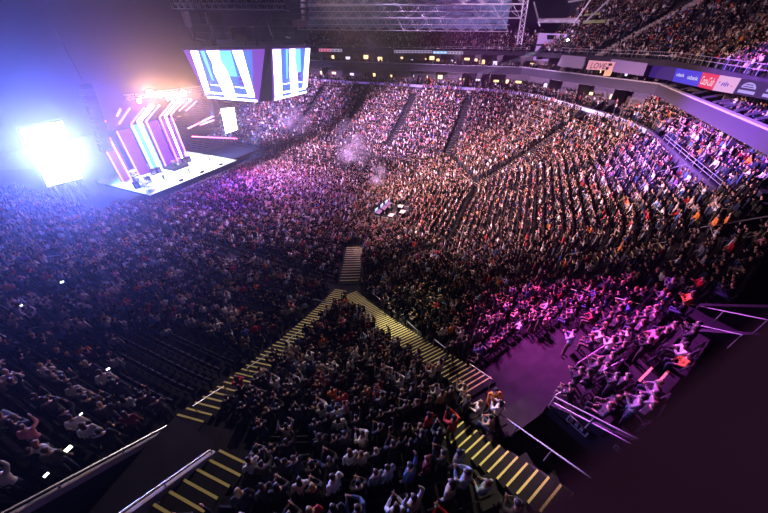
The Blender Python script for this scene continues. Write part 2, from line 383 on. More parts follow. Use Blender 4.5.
def person_meshes(kind, long_hair):
    P = pose(kind); T = P['T']; h = P['head']
    b = MB(); b.loft(torso_rings(P, 1))
    b.tube(T(0,0,.47), T(0,.015,.62), .062, .055, 10)
    b.ell(h, (.077,.095,.118), 14, 8); b.ell(h+V(0,.03,-.06), (.055,.06,.055), 10, 6)
    b.ell(h+V(0,.1,-.012), (.014,.024,.026), 8, 4)
    for s in (-1, 1): b.ell(h+V(.08*s,0,-.01), (.012,.022,.034), 8, 4)
    fing = MB()
    for D, s in ((P['L'], -1), (P['R'], 1)):
        limb(b, [D['hip'], D['knee'], D['ank']], [.088,.058,.04]); a = D['ank']
        b.loft([ring(a+V(0,-.05,-.02), .035,.03, 8), ring(a+V(0,.03,-.04), .045,.1, 8), ring(a+V(0,.05,-.075), .05,.13, 8)])
    for s in (-1, 1):
        S0, E0, W0 = P['A'][s]; limb(b, [S0, E0, W0], [.054,.044,.03]); b.ell(S0, (.06,.06,.06), 8, 4)
        d = (W0-E0).normalized(); side = d.cross(V(s,.2,.1)).normalized(); nrm = side.cross(d).normalized()
        palm = W0+d*.05; b.ell(palm, (.035,.035,.035), 8, 5); b.tube(W0, W0+d*.085, .03, .034, 8)
        for k, (ln, off) in enumerate(((.062,-.028),(.075,-.01),(.07,.01),(.052,.027))):   # four fingers of unequal length, each bent once
            r0 = W0+d*.075+side*off; k1 = r0+d*ln*.55; k2 = k1+d*ln*.35-nrm*ln*.35*s
            fing.tube(r0, k1, .010, .009, 5); fing.tube(k1, k2, .009, .007, 5)
        t0 = W0+d*.03+side*-.028; t1 = t0-side*.03+d*.03; fing.tube(t0, t1, .011, .01, 5); fing.tube(t1, t1+d*.03-side*.006, .01, .008, 5)
    def paint(c):
        q = c-h
        if q.y > .065 and abs(q.z-.012) < .014 and .018 < abs(q.x) < .05: return 1
        if q.y > .075 and abs(q.z+.06) < .011 and abs(q.x) < .028: return 2
        for D in (P['L'], P['R']):
            if (c-D['ank']).length < .17 and c.z < D['ank'].z+.01: return 3
        return 0
    body = remesh(b, .021, 'person_body_'+kind, [M['skin'], M['eye'], M['lip'], M['shoe']], fing, paint)
    t = MB(); t.loft(torso_rings(P, 1.14)[:-1]+[ring(T(0,0,.5), .09,.085, 12)])
    for s in (-1, 1):
        S0, E0, W0 = P['A'][s]; limb(t, [S0, E0, E0.lerp(W0, .85)], [.07,.06,.045]); t.ell(S0, (.074,.072,.07), 8, 4)
    top = remesh(t, .026, 'jacket_'+kind, [M['cloth']])
    t = MB(); t.loft([ring(T(0,0,z), rx, ry, 12) for z, rx, ry in ((-.12,.17,.13),(0,.185,.137),(.1,.168,.122))])
    for D in (P['L'], P['R']): limb(t, [D['hip'], D['knee'], D['ank']+V(0,0,.02)], [.105,.075,.06])
    trou = remesh(t, .028, 'trousers_'+kind, [M['cloth']])
    hr = MB(); hr.ell(h+V(0,-.018,.03), (.09,.098,.112), 12, 8)
    if long_hair: hr.loft([ring(h+V(0,-.05,.05), .09,.06, 10), ring(h+V(0,-.075,-.1), .1,.05, 10), ring(h+V(0,-.085,-.24), .095,.04, 10)])
    else: hr.ell(h+V(0,-.045,-.03), (.08,.06,.08), 10, 6)
    hair = remesh(hr, .024, 'hair_'+kind, [M['hair']])
    return body, top, trou, hair
# low detail figures for the crowd: region ids 0 skin 1 hair 2 top 3 trousers 4 shoes
def low_person(kind, lod):
    P = pose(kind); T = P['T']; h = P['head']; vs, fs, rg = [], [], []
    def loft(rings, reg):
        n = len(rings[0]); b = len(vs)
        for r in rings: vs.extend([tuple(v) for v in r])
        for k in range(len(rings)-1):
            for i in range(n):
                fs.append((b+k*n+i, b+k*n+(i+1) % n, b+(k+1)*n+(i+1) % n, b+(k+1)*n+i)); rg.append(reg(k, i) if callable(reg) else reg)
    def tub(pts, rads, reg, n):
        d = (pts[-1]-pts[0]).normalized(); a = d.orthogonal().normalized(); bb = d.cross(a); rr = []
        for p, r in zip(pts, rads): rr.append([p+(a*math.cos(2*PI*i/n)+bb*math.sin(2*PI*i/n))*r for i in range(n)])
        loft(rr, reg)
    if lod == 1:
        loft([ring(T(0,0,z), rx, ry, 6) for z, rx, ry in ((-.1,.17,.12),(.12,.165,.12),(.3,.19,.13),(.45,.19,.11),(.52,.06,.06),(.6,.055,.055))], lambda k, i: (3,2,2,2,0)[k])
        loft([ring(h+V(0,0,z), rx, ry, 6) for z, rx, ry in ((-.12,.045,.06),(-.03,.082,.1),(.05,.085,.105),(.11,.05,.06),(.125,.005,.005))], lambda k, i: 1 if k >= 2 or (i in (3,4,5) and k >= 1) else 0)
        for D in (P['L'], P['R']):
            tub([D['hip'], D['knee'], D['ank']], [.1,.075,.055], 3, 4)
            loft([ring(D['ank']+V(0,.04,.0), .05,.12, 4), ring(D['ank']+V(0,.04,-.08), .05,.12, 4)], 4)
        for s in (-1, 1):
            S0, E0, W0 = P['A'][s]; d = (W0-E0).normalized()
            tub([S0+V(0,0,.03), E0, W0], [.068,.055,.04], 2, 4); tub([W0, W0+d*.09, W0+d*.17], [.034,.045,.015], 0, 4)
    else:
        loft([ring(T(0,0,z), rx, ry, 5) for z, rx, ry in ((-.1,.17,.12),(.1,.17,.12),(.45,.2,.11),(.55,.05,.05))], lambda k, i: (3,2,2)[k])
        loft([ring(h+V(0,0,z), rx, ry, 5) for z, rx, ry in ((-.13,.05,.06),(.03,.09,.105),(.13,.02,.02))], lambda k, i: 1 if k >= 1 or i == 4 else 0)
        a = (P['L']['ank']+P['R']['ank'])/2; k = (P['L']['knee']+P['R']['knee'])/2; q = (P['L']['hip']+P['R']['hip'])/2
        loft([ring(q, .17,.12, 4), ring(k, .16,.09, 4), ring(a, .14,.08, 4)], 3)
        for s in (-1, 1):
            S0, E0, W0 = P['A'][s]; tub([S0, E0, W0+(W0-E0).normalized()*.12], [.06,.052,.036], lambda k, i: 2 if k == 0 else 0, 3)
    return np.array(vs, np.float32), np.array(fs, np.int32), np.array(rg, np.int32)
TOPS = [('black',(.012,.011,.013),38),('charcoal',(.035,.034,.038),16),('dark grey',(.07,.07,.075),8),('navy',(.02,.026,.05),6),('grey',(.2,.2,.21),8),('white',(.68,.66,.64),9),('cream',(.55,.47,.36),3),('red',(.45,.03,.035),2),('maroon',(.17,.02,.03),3),('orange',(.7,.2,.03),.9),('blue',(.07,.12,.3),2),('pink',(.65,.25,.33),2),('olive',(.1,.1,.05),2),('purple',(.2,.07,.3),1),('tan',(.38,.26,.16),2),('pale blue',(.35,.45,.6),2)]
PANTS = [(.012,.012,.015),(.02,.025,.05),(.05,.07,.13),(.03,.03,.03),(.12,.1,.08)]
SKINS = [(.62,.38,.28),(.55,.32,.23),(.45,.25,.17),(.3,.16,.1),(.14,.07,.045)]
HAIRS = [('dark',(.012,.009,.008)),('brown',(.05,.026,.014)),('fair',(.32,.2,.09)),('black',(.006,.006,.007)),('auburn',(.14,.045,.02))]
TOPW = np.array([t[2] for t in TOPS], float); TOPW /= TOPW.sum()
STAGE = Vector((-3.0, -1.0))
people = []         # (x, y, z, theta, pose, scale, top, pants, skin, hair, info)
def add_person(x, y, z, kind, info=None, face=None, top=None):
    d = (STAGE-Vector((x, y))) if face is None else Vector(face)
    th = math.atan2(-d.x, d.y)+random.gauss(0, .22)
    people.append([x, y, z, th, kind, random.uniform(.9, 1.03), top if top is not None else int(rng.choice(len(TOPS), p=TOPW)), random.randrange(5), random.choices(range(5), (30,28,20,12,10))[0], random.choices(range(5), (35,30,12,15,8))[0], info])
PW = (('stand',34),('arms_up',3),('one_up',5),('clap',18),('phone',9),('phone_one',9),('crossed',8),('sit',8),('sit_lean',6))
PN = [p for p, _ in PW]; PWT = [w for _, w in PW]
MIX = Vector((46.0, -1.0))
empty_seats = []; seat_spots = []
EMPTY_QUADS = []
def in_poly(x, y, poly):
    c = False; n = len(poly)
    for i in range(n):
        (x0, y0), (x1, y1) = poly[i], poly[(i+1) % n]
        if (y0 > y) != (y1 > y) and x < (x1-x0)*(y-y0)/(y1-y0)+x0: c = not c
    return c
# ground plan of places that stay empty, outlined on the slope
def plan(pts): return [tuple(hit(*p)[:2]) for p in pts]
EMPTY_SEATED = [plan([(128,352),(150,338),(185,342),(252,372),(226,388),(190,414),(128,384)])]
EMPTY_BARE = [plan([(496,352),(560,330),(596,333),(580,362),(560,392),(548,424),(500,412),(474,372)]), plan([(175,420),(222,400),(262,440),(222,462),(190,448)]),
              plan([(474,398),(492,392),(512,404),(522,428),(500,428),(476,416)]), plan([(662,322),(700,322),(720,345),(690,352),(660,340)])]
ROWNAME = {}
def blockname(seg): return seg
for seg in SEGS:
    for i in range(-NIN, NROW):
        if i == 0 or (i == -1 and seg == ('e',0)) or (i == -1 and seg == ('e',1)): continue                     # cross aisle at the foot of the fixed seats
        s = (i+.42)*PITCHROW; L = seglen(seg, s)
        if seg[0] == 'v' and i < 0: continue
        n = int(L/.53)
        if i > 24 and not (seg in (('e',0),('v',1),('e',1),('v',2))): continue
        z = zrow(i)
        for k in range(n):
            p, nrm = rowpos(seg, (k+.5)/max(n, 1), s)
            if p.x < (-13 if p.y < 0 else -19): continue
            if i < 0 and p.x < 7 and not (p.y > 17.4 and p.x > -16): continue
            if i < 0 and (p-MIX).length < 3.4: continue
            if near_aisle(p, .25) or any(v.inside(p.x, p.y, .55) for v in VOMS): continue
            if any(in_poly(p.x, p.y, q) for q in EMPTY_BARE): continue
            es = any(in_poly(p.x, p.y, q) for q in EMPTY_SEATED)
            seat_spots.append((p.x, p.y, z, nrm, i, k, seg))
            sp = rowpos(seg, (k+.5)/n, s+.0)[0]
            dens = .93 if p.y > -20 or p.x > 50 else .86
            if es or random.random() > dens: continue
            kind = random.choices(PN, PWT)[0]
            if p.x > 64 and p.y < -22 and i > 9: kind = random.choice(['sit','sit_lean','sit','sit_lean','clap'])
            jx, jy = random.uniform(-.1,.1), random.uniform(-.12,.12)
            off = -.12 if not kind.startswith('sit') else .1
            add_person(p.x+nrm.x*off+jx, p.y+nrm.y*off+jy, z, kind, ('bowl', seg, i, k))
# standing floor crowd
y = -12.2
while y < 12.2:
    x = 6.8+random.uniform(0,.4)
    while x < 47:
        px, py = x+random.uniform(-.15,.15), y+random.uniform(-.15,.15)
        if sd(px, py) < -10.3 and (Vector((px, py))-MIX).length > 3.3 and not near_aisle(Vector((px, py)), .2):
            add_person(px, py, 0, random.choices(PN[:7], PWT[:7])[0], ('floor',))
        x += .56
    y += .6
# ------------------------------------------------------------------ upper levels
FP = [Vector((-34,48)), Vector((60,48)), Vector((81.5,24)), Vector((81.5,-24))]
FN = []
for i in range(3):
    d = (FP[i+1]-FP[i]).normalized(); FN.append(Vector((-d.y, d.x)) if (Vector((-d.y, d.x))).dot(FP[i]-Vector((20,0))) > 0 else Vector((d.y, -d.x)))
def fo(j, o):
    if j == 0: return FP[0]+FN[0]*o
    if j == 3: return FP[3]+FN[2]*o
    n = (FN[j-1]+FN[j]).normalized(); return FP[j]+n*(o/n.dot(FN[j]))
def wallband(name, o0, o1, z0, z1, m, label, kind='structure', js=(0,1,2,3)):
    mb = MB()
    for j in js[:-1]:
        a, b, c, d = fo(j, o0), fo(j+1, o0), fo(j+1, o1), fo(j, o1)
        vs = [(p.x,p.y,z) for z in (z0, z1) for p in (a, b, c, d)]
        mb.add(vs, [(0,1,2,3),(7,6,5,4),(0,4,5,1),(2,6,7,3),(1,5,6,2),(3,7,4,0)])
    return struct(name, mb, M[m], label)
def at_face(x, y, j, o=0.0):          # pixel on the vertical plane of outline face j
    P, n = fo(j, o), FN[j]; d = ray(x, y); t = (P-CAM.xy).dot(n)/(d.x*n.x+d.y*n.y); return CAM+d*t
wallband('trim_balcony_front', 0, .5, 17.35, 18.8, 'fascia', 'grey balcony front between the two suite levels')
wallband('trim_balcony_cap', -.06, .55, 18.8, 18.95, 'pale', 'pale cap strip on the balcony front')
wallband('floor_upper_suites', .5, 7, 18.0, 18.15, 'suite', 'floor of the upper suites')
wallband('wall_upper_suites', 6, 6.3, 18.1, 21.4, 'suite', 'back wall of the upper suites')
wallband('wall_deck_front', 0, .4, 21.15, 22.0, 'darkwall', 'dark front of the upper deck carrying the boards')
wallband('floor_upper_deck', .4, 2.2, 21.2, 21.4, 'darkwall', 'front walkway of the upper deck')
wallband('wall_lower_suites', 5, 5.3, 13.5, 17.6, 'suite', 'back wall of the lower suites')
wallband('ceiling_lower_suites', .5, 6, 17.2, 17.35, 'suite', 'soffit above the lower suites')
wallband('wall_upper_deck', 16.5, 17, 21, 36, 'darkwall', 'dark wall behind the upper deck')
# rear walkway ring behind the top row
def ringpts(s, segs, step=2.0):
    out = []
    for seg in segs:
        n = max(2, int(seglen(seg, s)/step))
        for k in range(n+1):
            p, nn = rowpos(seg, k/n, s)
            if not out or (out[-1]-p).length > .05: out.append(p)
    return out
ARC = [('e',2),('v',3),('e',3),('v',4),('e',4)]
RB = [p for p in ringpts(21.6, ARC) if p.x > -20]
mb = MB(); mbf = MB()
for p, q in zip(RB, RB[1:]):
    mb.beam((p.x,p.y,13.9), (q.x,q.y,13.9), .25, 1.3)
    dp = (p-Vector((20,0))).normalized()*8; dq = (q-Vector((20,0))).normalized()*8
    mbf.add([(p.x,p.y,14.0),(q.x,q.y,14.0),(q.x+dq.x,q.y+dq.y,14.0),(p.x+dp.x,p.y+dp.y,14.0)], [(0,1,2,3)])
struct('wall_concourse', mb, M['fascia'], 'low wall behind the top row of the lower bowl'); struct('floor_concourse', mbf, M['darkwall'], 'walkway behind the lower bowl')
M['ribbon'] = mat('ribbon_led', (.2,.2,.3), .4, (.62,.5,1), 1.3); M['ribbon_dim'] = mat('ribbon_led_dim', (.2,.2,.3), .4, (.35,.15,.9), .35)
M['pinkled'] = mat('pink_sign_led', (.3,.1,.1), .4, (1,.18,.3), 1.2)
k = 0
far_rb = [p for p in RB if p.y > 10 and p.x > -8]
for p, q in zip(far_rb[::3], far_rb[3::3]):
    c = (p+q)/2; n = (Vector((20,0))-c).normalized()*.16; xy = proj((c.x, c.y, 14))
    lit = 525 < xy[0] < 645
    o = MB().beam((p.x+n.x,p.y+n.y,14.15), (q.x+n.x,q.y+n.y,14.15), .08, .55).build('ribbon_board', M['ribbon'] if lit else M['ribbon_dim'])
    tag(o, 'thin %s LED ribbon panel on the low wall behind the top row' % ('bright lavender' if lit else 'dim violet'), 'ribbon display', 'bright ribbon panels' if lit else 'dim ribbon panels'); k += 1
# end stand rail on the low wall
er = [p for p in RB if p.y <= 14][::4]
railing([Vector((p.x, p.y, 14.5)) for p in er], 'violet lit rail along the low wall at the top of the end stand', .7, 2.2)
# suites: partitions, lamps, televisions
def partitions(o0, o1, z0, z1, step, name, label):
    for j in range(3):
        L = (FP[j+1]-FP[j]).length; n = int(L/step)
        for q in range(1, n):
            p = FP[j].lerp(FP[j+1], q/n)
            if p.x < -6 or p.y < -16: continue
            a = p+FN[j]*o0; b = p+FN[j]*o1
            struct(name, MB().beam((a.x,a.y,(z0+z1)/2), (b.x,b.y,(z0+z1)/2), .15, z1-z0), M['suite'], label)
partitions(2.2, 6, 18.15, 21.15, 5, 'wall_partition', 'partition between upper suites')
partitions(1.5, 5, 14.0, 17.3, 7, 'wall_partition', 'partition between lower suites')
M['warm'] = mat('warm_lamp', (.9,.7,.5), .5, (1,.62,.3), 2.2); M['cool'] = mat('cool_lamp', (.8,.8,.9), .5, (.75,.65,1), 1.6); M['tvm'] = mat('tv_screen', (.2,.3,.6), .3, (.55,.6,1), 2.5)
lamp_px = [(333,57,0,'u'),(341,56,0,'u'),(348,58,0,'u'),(366,57,0,'u'),(380,59,0,'u'),(403,58,0,'u'),(412,60,0,'u'),(424,59,0,'u'),(432,58,0,'u'),(438,60,0,'u'),(452,61,0,'u'),(467,59,0,'u'),(476,60,0,'u'),(482,62,0,'u'),(495,63,0,'u'),(532,66,0,'u'),(556,67,1,'u'),(600,71,1,'u'),(624,75,1,'u'),(640,78,1,'u'),
 (322,74,0,'l'),(334,73,0,'l'),(352,75,0,'l'),(366,75,0,'l'),(374,75,0,'l'),(390,76,0,'l'),(413,76,0,'l'),(426,77,0,'l'),(440,77,0,'l'),(462,79,0,'l'),(478,80,0,'l'),(496,82,0,'l'),(507,83,0,'l'),(518,84,0,'l'),(545,88,1,'l'),(590,97,1,'l'),(612,101,1,'l')]
cnt = dict(u=0, l=0)
for i, (x, y, j, lv) in enumerate(lamp_px):
    c = at_face(x, y, j, 5.6 if lv == 'u' else 4.6); zc = (20.2 if lv == 'u' else 16.3); zc = min(max(c.z, zc-1), zc+.7); n = FN[j]; w = Vector((-n.y, n.x)); cnt[lv] += 1
    warm = i % 4 != 2
    t = thing('wall_lamp', '%s lit wall lamp in %s suites, %s along from the scoreboard' % ('warm' if warm else 'cool white', 'the upper' if lv == 'u' else 'the lower', ordn(cnt[lv])), 'lamp', (c.x, c.y, zc))
    b = Vector((c.x, c.y, zc)); ww = random.uniform(.22,.75); hh = random.uniform(.18,.5)
    MB().obox(b-Vector((w.x,w.y,0))*ww-Vector((0,0,hh)), (w.x*2*ww,w.y*2*ww,0), (-n.x*.12,-n.y*.12,0), (0,0,2*hh)).build('lamp_shade', M['warm'] if warm else M['cool'], t)
    MB().obox(b-Vector((w.x,w.y,0))*(ww+.06)-Vector((0,0,hh+.06)), (w.x*2*(ww+.06),w.y*2*(ww+.06),0), (n.x*.1,n.y*.1,0), (0,0,2*hh+.12)).build('back_plate', M['blackmetal'], t)
# people in the suites
for j in range(3):
    L = (FP[j+1]-FP[j]).length
    for o, z in ((1.0,18.15),(1.9,18.15),(2.9,18.15),(-2.2,14.0),(-1.2,14.0),(.2,14.0),(1.4,14.0)):
        if j == 2 and (z > 18 or o < 2): continue
        n = int(L/.7)
        for q in range(n):
            p = FP[j].lerp(FP[j+1], (q+.5)/n)+FN[j]*(o+random.uniform(-.2,.2))
            if p.x < -6 or random.random() > .52 or (z < 15 and sd(p.x, p.y) < 22.2): continue
            add_person(p.x, p.y, z, random.choices(PN, PWT)[0], ('suite',))
# second tier under the end balcony
for i in range(7):
    o = 22.6+i*.9; z = 14.0+.34*i
    mb = MB()
    for seg in (('e',2),('v',3)):
        n = max(3, int(seglen(seg, o)/2))
        for q in range(n):
            a, _ = rowpos(seg, q/n, o); b, _ = rowpos(seg, (q+1)/n, o); c, _ = rowpos(seg, (q+1)/n, o+.9); d, _ = rowpos(seg, q/n, o+.9)
            mb.add([(a.x,a.y,z),(b.x,b.y,z),(c.x,c.y,z),(d.x,d.y,z),(a.x,a.y,13.6),(b.x,b.y,13.6)], [(0,1,2,3),(4,5,1,0)])
        m = int(seglen(seg, o)/.55)
        for q in range(m):
            p, nn = rowpos(seg, (q+.5)/m, o+.3)
            if q % 22 in (0,1) or random.random() > .9: continue
            add_person(p.x, p.y, z, random.choices(PN, PWT)[0], ('tier',))
    struct('seating_terrace', mb, M['concrete'], 'row of the upper tier behind the violet rail')
# loge counters on the end balcony (slanting pale tops)
for i in range(9):
    x = 668+i*11.5; yy = 84+i*3.1
    p = at_face(x, yy+6, 2, .9); q = p.xy
    t = thing('loge_counter', 'pale sloping counter top of the open loge, %s from the left' % ordn(i+1), 'counter', (q.x, q.y, 18.15), 'loge counters below the sponsor boards')
    MB().obox((q.x,q.y-.4,18.9), (3.6,0,1.0), (0,.85,0), (0,0,.08)).build('counter_top', M['fascia'], t)
    MB().box((q.x+.2,q.y-.3,18.15), (q.x+3.4,q.y+.35,18.75)).build('counter_base', M['black'], t)
for i in range(22):
    p = at_face(728+i*2.2, 108+i*.7+random.uniform(-3,2), 2, 1.6+random.random()*1.5); add_person(p.x, p.y, 18.15, random.choices(PN, PWT)[0], ('loge',))
# upper deck rows and people
def deck_z(o): return 21.4+.66*max(0, o-1.6)
DK = MB()
for i in range(17):
    o0, o1 = 1.6+i*.87, 1.6+(i+1)*.87; z = deck_z((o0+o1)/2)
    for j in range(3):
        if j == 0 and i > 5: continue
        a, b, c, d = fo(j,o0), fo(j+1,o0), fo(j+1,o1), fo(j,o1)
        if j == 1:
            t = .1; a = a.lerp(b, t); d = d.lerp(c, t)
        DK.add([(a.x,a.y,z),(b.x,b.y,z),(c.x,c.y,z),(d.x,d.y,z),(a.x,a.y,z-.6),(b.x,b.y,z-.6)], [(0,1,2,3),(4,5,1,0)])
        L = (b-a).length; n = int(L/.55)
        for q in range(n):
            p = a.lerp(b, (q+.5)/n).lerp(d.lerp(c, (q+.5)/n), .35)
            if p.x < -4: continue
            if j == 1 and abs((q+.5)/n-.5-.010*i) < .04: continue
            if j == 2 and abs(p.y-(17.0-.1*i)) < 1.0: continue
            if random.random() > .86: continue
            add_person(p.x, p.y, z, random.choices(PN, (14,3,3,8,5,6,6,34,20))[0], ('deck',))
struct('seating_terrace', DK, M['concrete'], 'terraced rows of the upper deck')
mb = MB()
for i in range(34):      # pale stair on the corner deck
    o = 1.6+i*.435; L0, L1 = fo(1,o).lerp(fo(2,o), .1), fo(2,o); n = .5+.005*i; p = L0.lerp(L1, n); w = (L1-L0).normalized()*.85; e = FN[1]*.4; z = deck_z(o)+.42
    mb.obox((p.x-w.x,p.y-w.y,z-.3), (2*w.x,2*w.y,0), (e.x,e.y,0), (0,0,.3), 0); mb.obox((p.x-w.x,p.y-w.y,z), (2*w.x,2*w.y,0), (e.x*.35,e.y*.35,0), (0,0,.01), 1)
struct('stairs', mb, [M['tan'], M['pale_nosing']], 'pale stair climbing through the upper deck corner')
p0, p1 = fo(2, 2)+(FP[3]-FP[2]).normalized()*9, fo(2, 15)+(FP[3]-FP[2]).normalized()*9
struct('wall_deck_divider', MB().beam((p0.x,p0.y,22.0), (p1.x,p1.y,30.8), .25, 1.6), M['fascia'], 'sloping divider wall in the upper deck')
dk = [at_face(560, 55, 1, .3), Vector((*fo(2,.3), 0)), Vector((*fo(3,.3), 0))]
railing([Vector((p.x, p.y, 21.95)) for p in dk], 'pale steel rail with posts along the front of the upper deck', 1.0, 2.2)
dk = [Vector((*fo(0,.3), 0)), Vector((*fo(1,.3), 0))]
railing([Vector((-4, dk[0].y, 21.95)), Vector((dk[1].x, dk[1].y, 21.95))], 'pale steel rail along the far upper deck', .8, 3)
# boards on the upper deck front
def board(name, corners, j, m, label, cat, group=None, off=-.06):
    pts = [at_face(x, y, j, off) for x, y in corners]; n = Vector((FN[j].x, FN[j].y, 0))*.05
    vs = pts+[p+n for p in pts]
    o = MB().add(vs, [(3,2,1,0),(4,5,6,7),(0,1,5,4),(1,2,6,5),(2,3,7,6),(3,0,4,7)]).build(name, m); return tag(o, label, cat, group), pts
def quad_pt(pts, u, v):       # u along the top edge, v downwards
    return pts[0].lerp(pts[1], u).lerp(pts[3].lerp(pts[2], u), v)
def on_board(parent, pts, polys, m, name, lift=.03, j=2):
    n = Vector((-FN[j].x, -FN[j].y, 0))*lift; mb = MB()
    for poly in polys: mb.add([quad_pt(pts, u, v)+n for u, v in poly], [tuple(range(len(poly)))])
    return mb.build(name, m, parent)
def text_on(parent, pts, txt, u0, u1, v0, v1, m, name, j=2, shear=0, lift=.035):
    cu = bpy.data.curves.new('t', 'FONT'); cu.body = txt; cu.shear = shear; o = bpy.data.objects.new('t', cu); COL.objects.link(o)
    dg = bpy.context.evaluated_depsgraph_get(); me = bpy.data.meshes.new_from_object(o.evaluated_get(dg)); bpy.data.objects.remove(o)
    xs = [v.co.x for v in me.vertices]; ys = [v.co.y for v in me.vertices]; X0, X1, Y0, Y1 = min(xs), max(xs), min(ys), max(ys); n = Vector((-FN[j].x, -FN[j].y, 0))*lift
    for v in me.vertices:
        u = u0+(u1-u0)*(v.co.x-X0)/(X1-X0); w = v1+(v0-v1)*(v.co.y-Y0)/(Y1-Y0); v.co = quad_pt(pts, u, w)+n
    me.materials.clear(); me.materials.append(m); t = bpy.data.objects.new(name, me); COL.objects.link(t); t.parent = parent; return t
def led(name, col, s, base=(.015,.015,.015)): return mat(name, base, .5, col, s)
W_LED = led('white_led', (.9,.85,1), 1.0)
b, pts = board('sponsor_board', [(648,63.5),(677,68),(672,81),(643,76)], 2, led('indigo_led', (.06,.02,.22), .8), 'blank indigo sponsor board left of the blue one', 'sign')
b, pts = board('sponsor_board', [(677,68),(703,72.3),(697.7,86.8),(672,81.3)], 2, led('blue_led', (.09,.06,.95), .75), 'bright blue sponsor board with two white words', 'sign')
text_on(b, pts, 'usbank', .1,.42,.3,.56, W_LED, 'lettering'); text_on(b, pts, 'usbank', .56,.93,.33,.62, W_LED, 'lettering')
b, pts = board('sponsor_board', [(703,72.3),(720.3,75.2),(712,90.2),(697.7,86.8)], 2, led('red_led', (1,.03,.06), .8), 'red sponsor board with white script lettering', 'sign')
text_on(b, pts, 'Coca-Cola', .1,.9,.22,.78, W_LED, 'lettering', shear=.35)
b, pts = board('sponsor_board', [(720.3,75.2),(741.5,78.5),(732.5,93.6),(712,90.2)], 2, led('pink_led', (.95,.5,.85), .8), 'pale pink sponsor board with small dark script', 'sign')
on_board(b, pts, [[(.3+.09*k,.62-.1*(k % 2)),(.33+.09*k,.4-.05*(k % 3)),(.38+.09*k,.44),(.36+.09*k,.66)] for k in range(4)], M['fascia'], 'script'); on_board(b, pts, [[(.76,.55),(.8,.5),(.84,.55),(.8,.62)]], led('red_dot', (1,.1,.15), .8), 'dot'); on_board(b, pts, [[(.14,.42),(.18,.36),(.22,.42),(.18,.5)]], M['fascia'], 'star')
def dome_board(corners, label):
    b, pts = board('sponsor_board', corners, 2, led('black_violet_led', (.02,.008,.05), .5), label, 'sign'); lav = led('lavender_led', (.55,.42,1), .8)
    arch = [(.5+.3*math.cos(t), .52-.38*math.sin(t)) for t in [PI*k/12 for k in range(13)]]
    on_board(b, pts, [[(.2,.52)]+arch[::-1][1:-1]+[(.8,.52)]], lav, 'dome'); on_board(b, pts, [[(.16,.66),(.84,.66),(.84,.86),(.16,.86)]], lav, 'base_bar')
    on_board(b, pts, [[(.3,.40),(.7,.40),(.72,.45),(.28,.45)],[(.36,.26),(.64,.26),(.67,.31),(.33,.31)]], M['black'], 'stripe', .05)
dome_board([(741.5,78.5),(766,82.5),(757,98),(732.5,93.6)], 'black sponsor board with a pale striped dome emblem')
dome_board([(766,82.5),(792,86.6),(782,102.6),(757,98)], 'black sponsor board cut by the picture edge, right of the dome one')
b, pts = board('sponsor_board', [(612,59),(648,63.5),(643,76),(607,71)], 1, mat('violet_board', (.22,.16,.34), .6), 'unlit violet board on the corner of the deck front', 'sign')
b, pts = board('sponsor_board', [(562,55),(586,57),(582,69),(557,66)], 1, mat('grey_board', (.26,.22,.3), .6), 'unlit grey board left of the hand painted banner', 'sign')
cl, pts = board('cloth_banner', [(589,60.2),(615.5,62.2),(612,70.5),(586,69.5)], 1, mat('banner_cloth', (.85,.52,.5), .9), 'pale pink hand painted cloth banner hung on the deck front', 'banner', off=-.14)
text_on(cl, pts, 'LOVE', .14,.74,.22,.85, M['dark'], 'lettering', 1, .2); on_board(cl, pts, [[(.78,.2),(.9,.15),(.94,.4),(.82,.5)],[(.74,.62),(.86,.6),(.84,.95),(.76,.95)]], M['black'], 'drawing', .035, 1)
cl2 = MB(); P4 = [at_face(x, y, 1, -.15) for x, y in ((605,70),(613,70.3),(610,76),(603,76))]; nn = Vector((FN[1].x,FN[1].y,0))*.03
tag(cl2.add(P4+[p+nn for p in P4], [(3,2,1,0),(4,5,6,7),(0,1,5,4),(1,2,6,5),(2,3,7,6),(3,0,4,7)]).build('cloth_pennant', mat('yellow_cloth', (.8,.62,.3), .9)), 'small yellowish cloth hanging below the painted banner', 'banner')
for x0, x1, col, s, lab in ((319,331,(1,.25,.5),.8,'short pink lit board on the far deck front, nearest the scoreboard'),(331,342,(.8,.6,1),.5,'short pale lit board right of the pink one on the far deck'),(394,432,(.62,.5,.85),.5,'long lavender lit board on the far deck front'),(433,447,(.25,.55,1),.9,'sky blue lit board on the far deck front'),(447.5,463,(.75,.6,.95),.6,'pale lilac lit board right of the sky blue one')):
    yy = 48.6+(x0-320)*.021
    b, pts = board('ribbon_sign', [(x0,yy),(x1,yy+.2),(x1,yy+3),(x0,yy+2.8)], 0, led('ribbon_sign_led', col, s), lab, 'sign', off=-.1)
    n = int((x1-x0)/3)
    on_board(b, pts, [[((k+.2)/n,.3),((k+.75)/n,.3),((k+.75)/n,.72),((k+.2)/n,.72)] for k in range(n)], M['dark'] if s < .9 else W_LED, 'lettering', .03, 0)
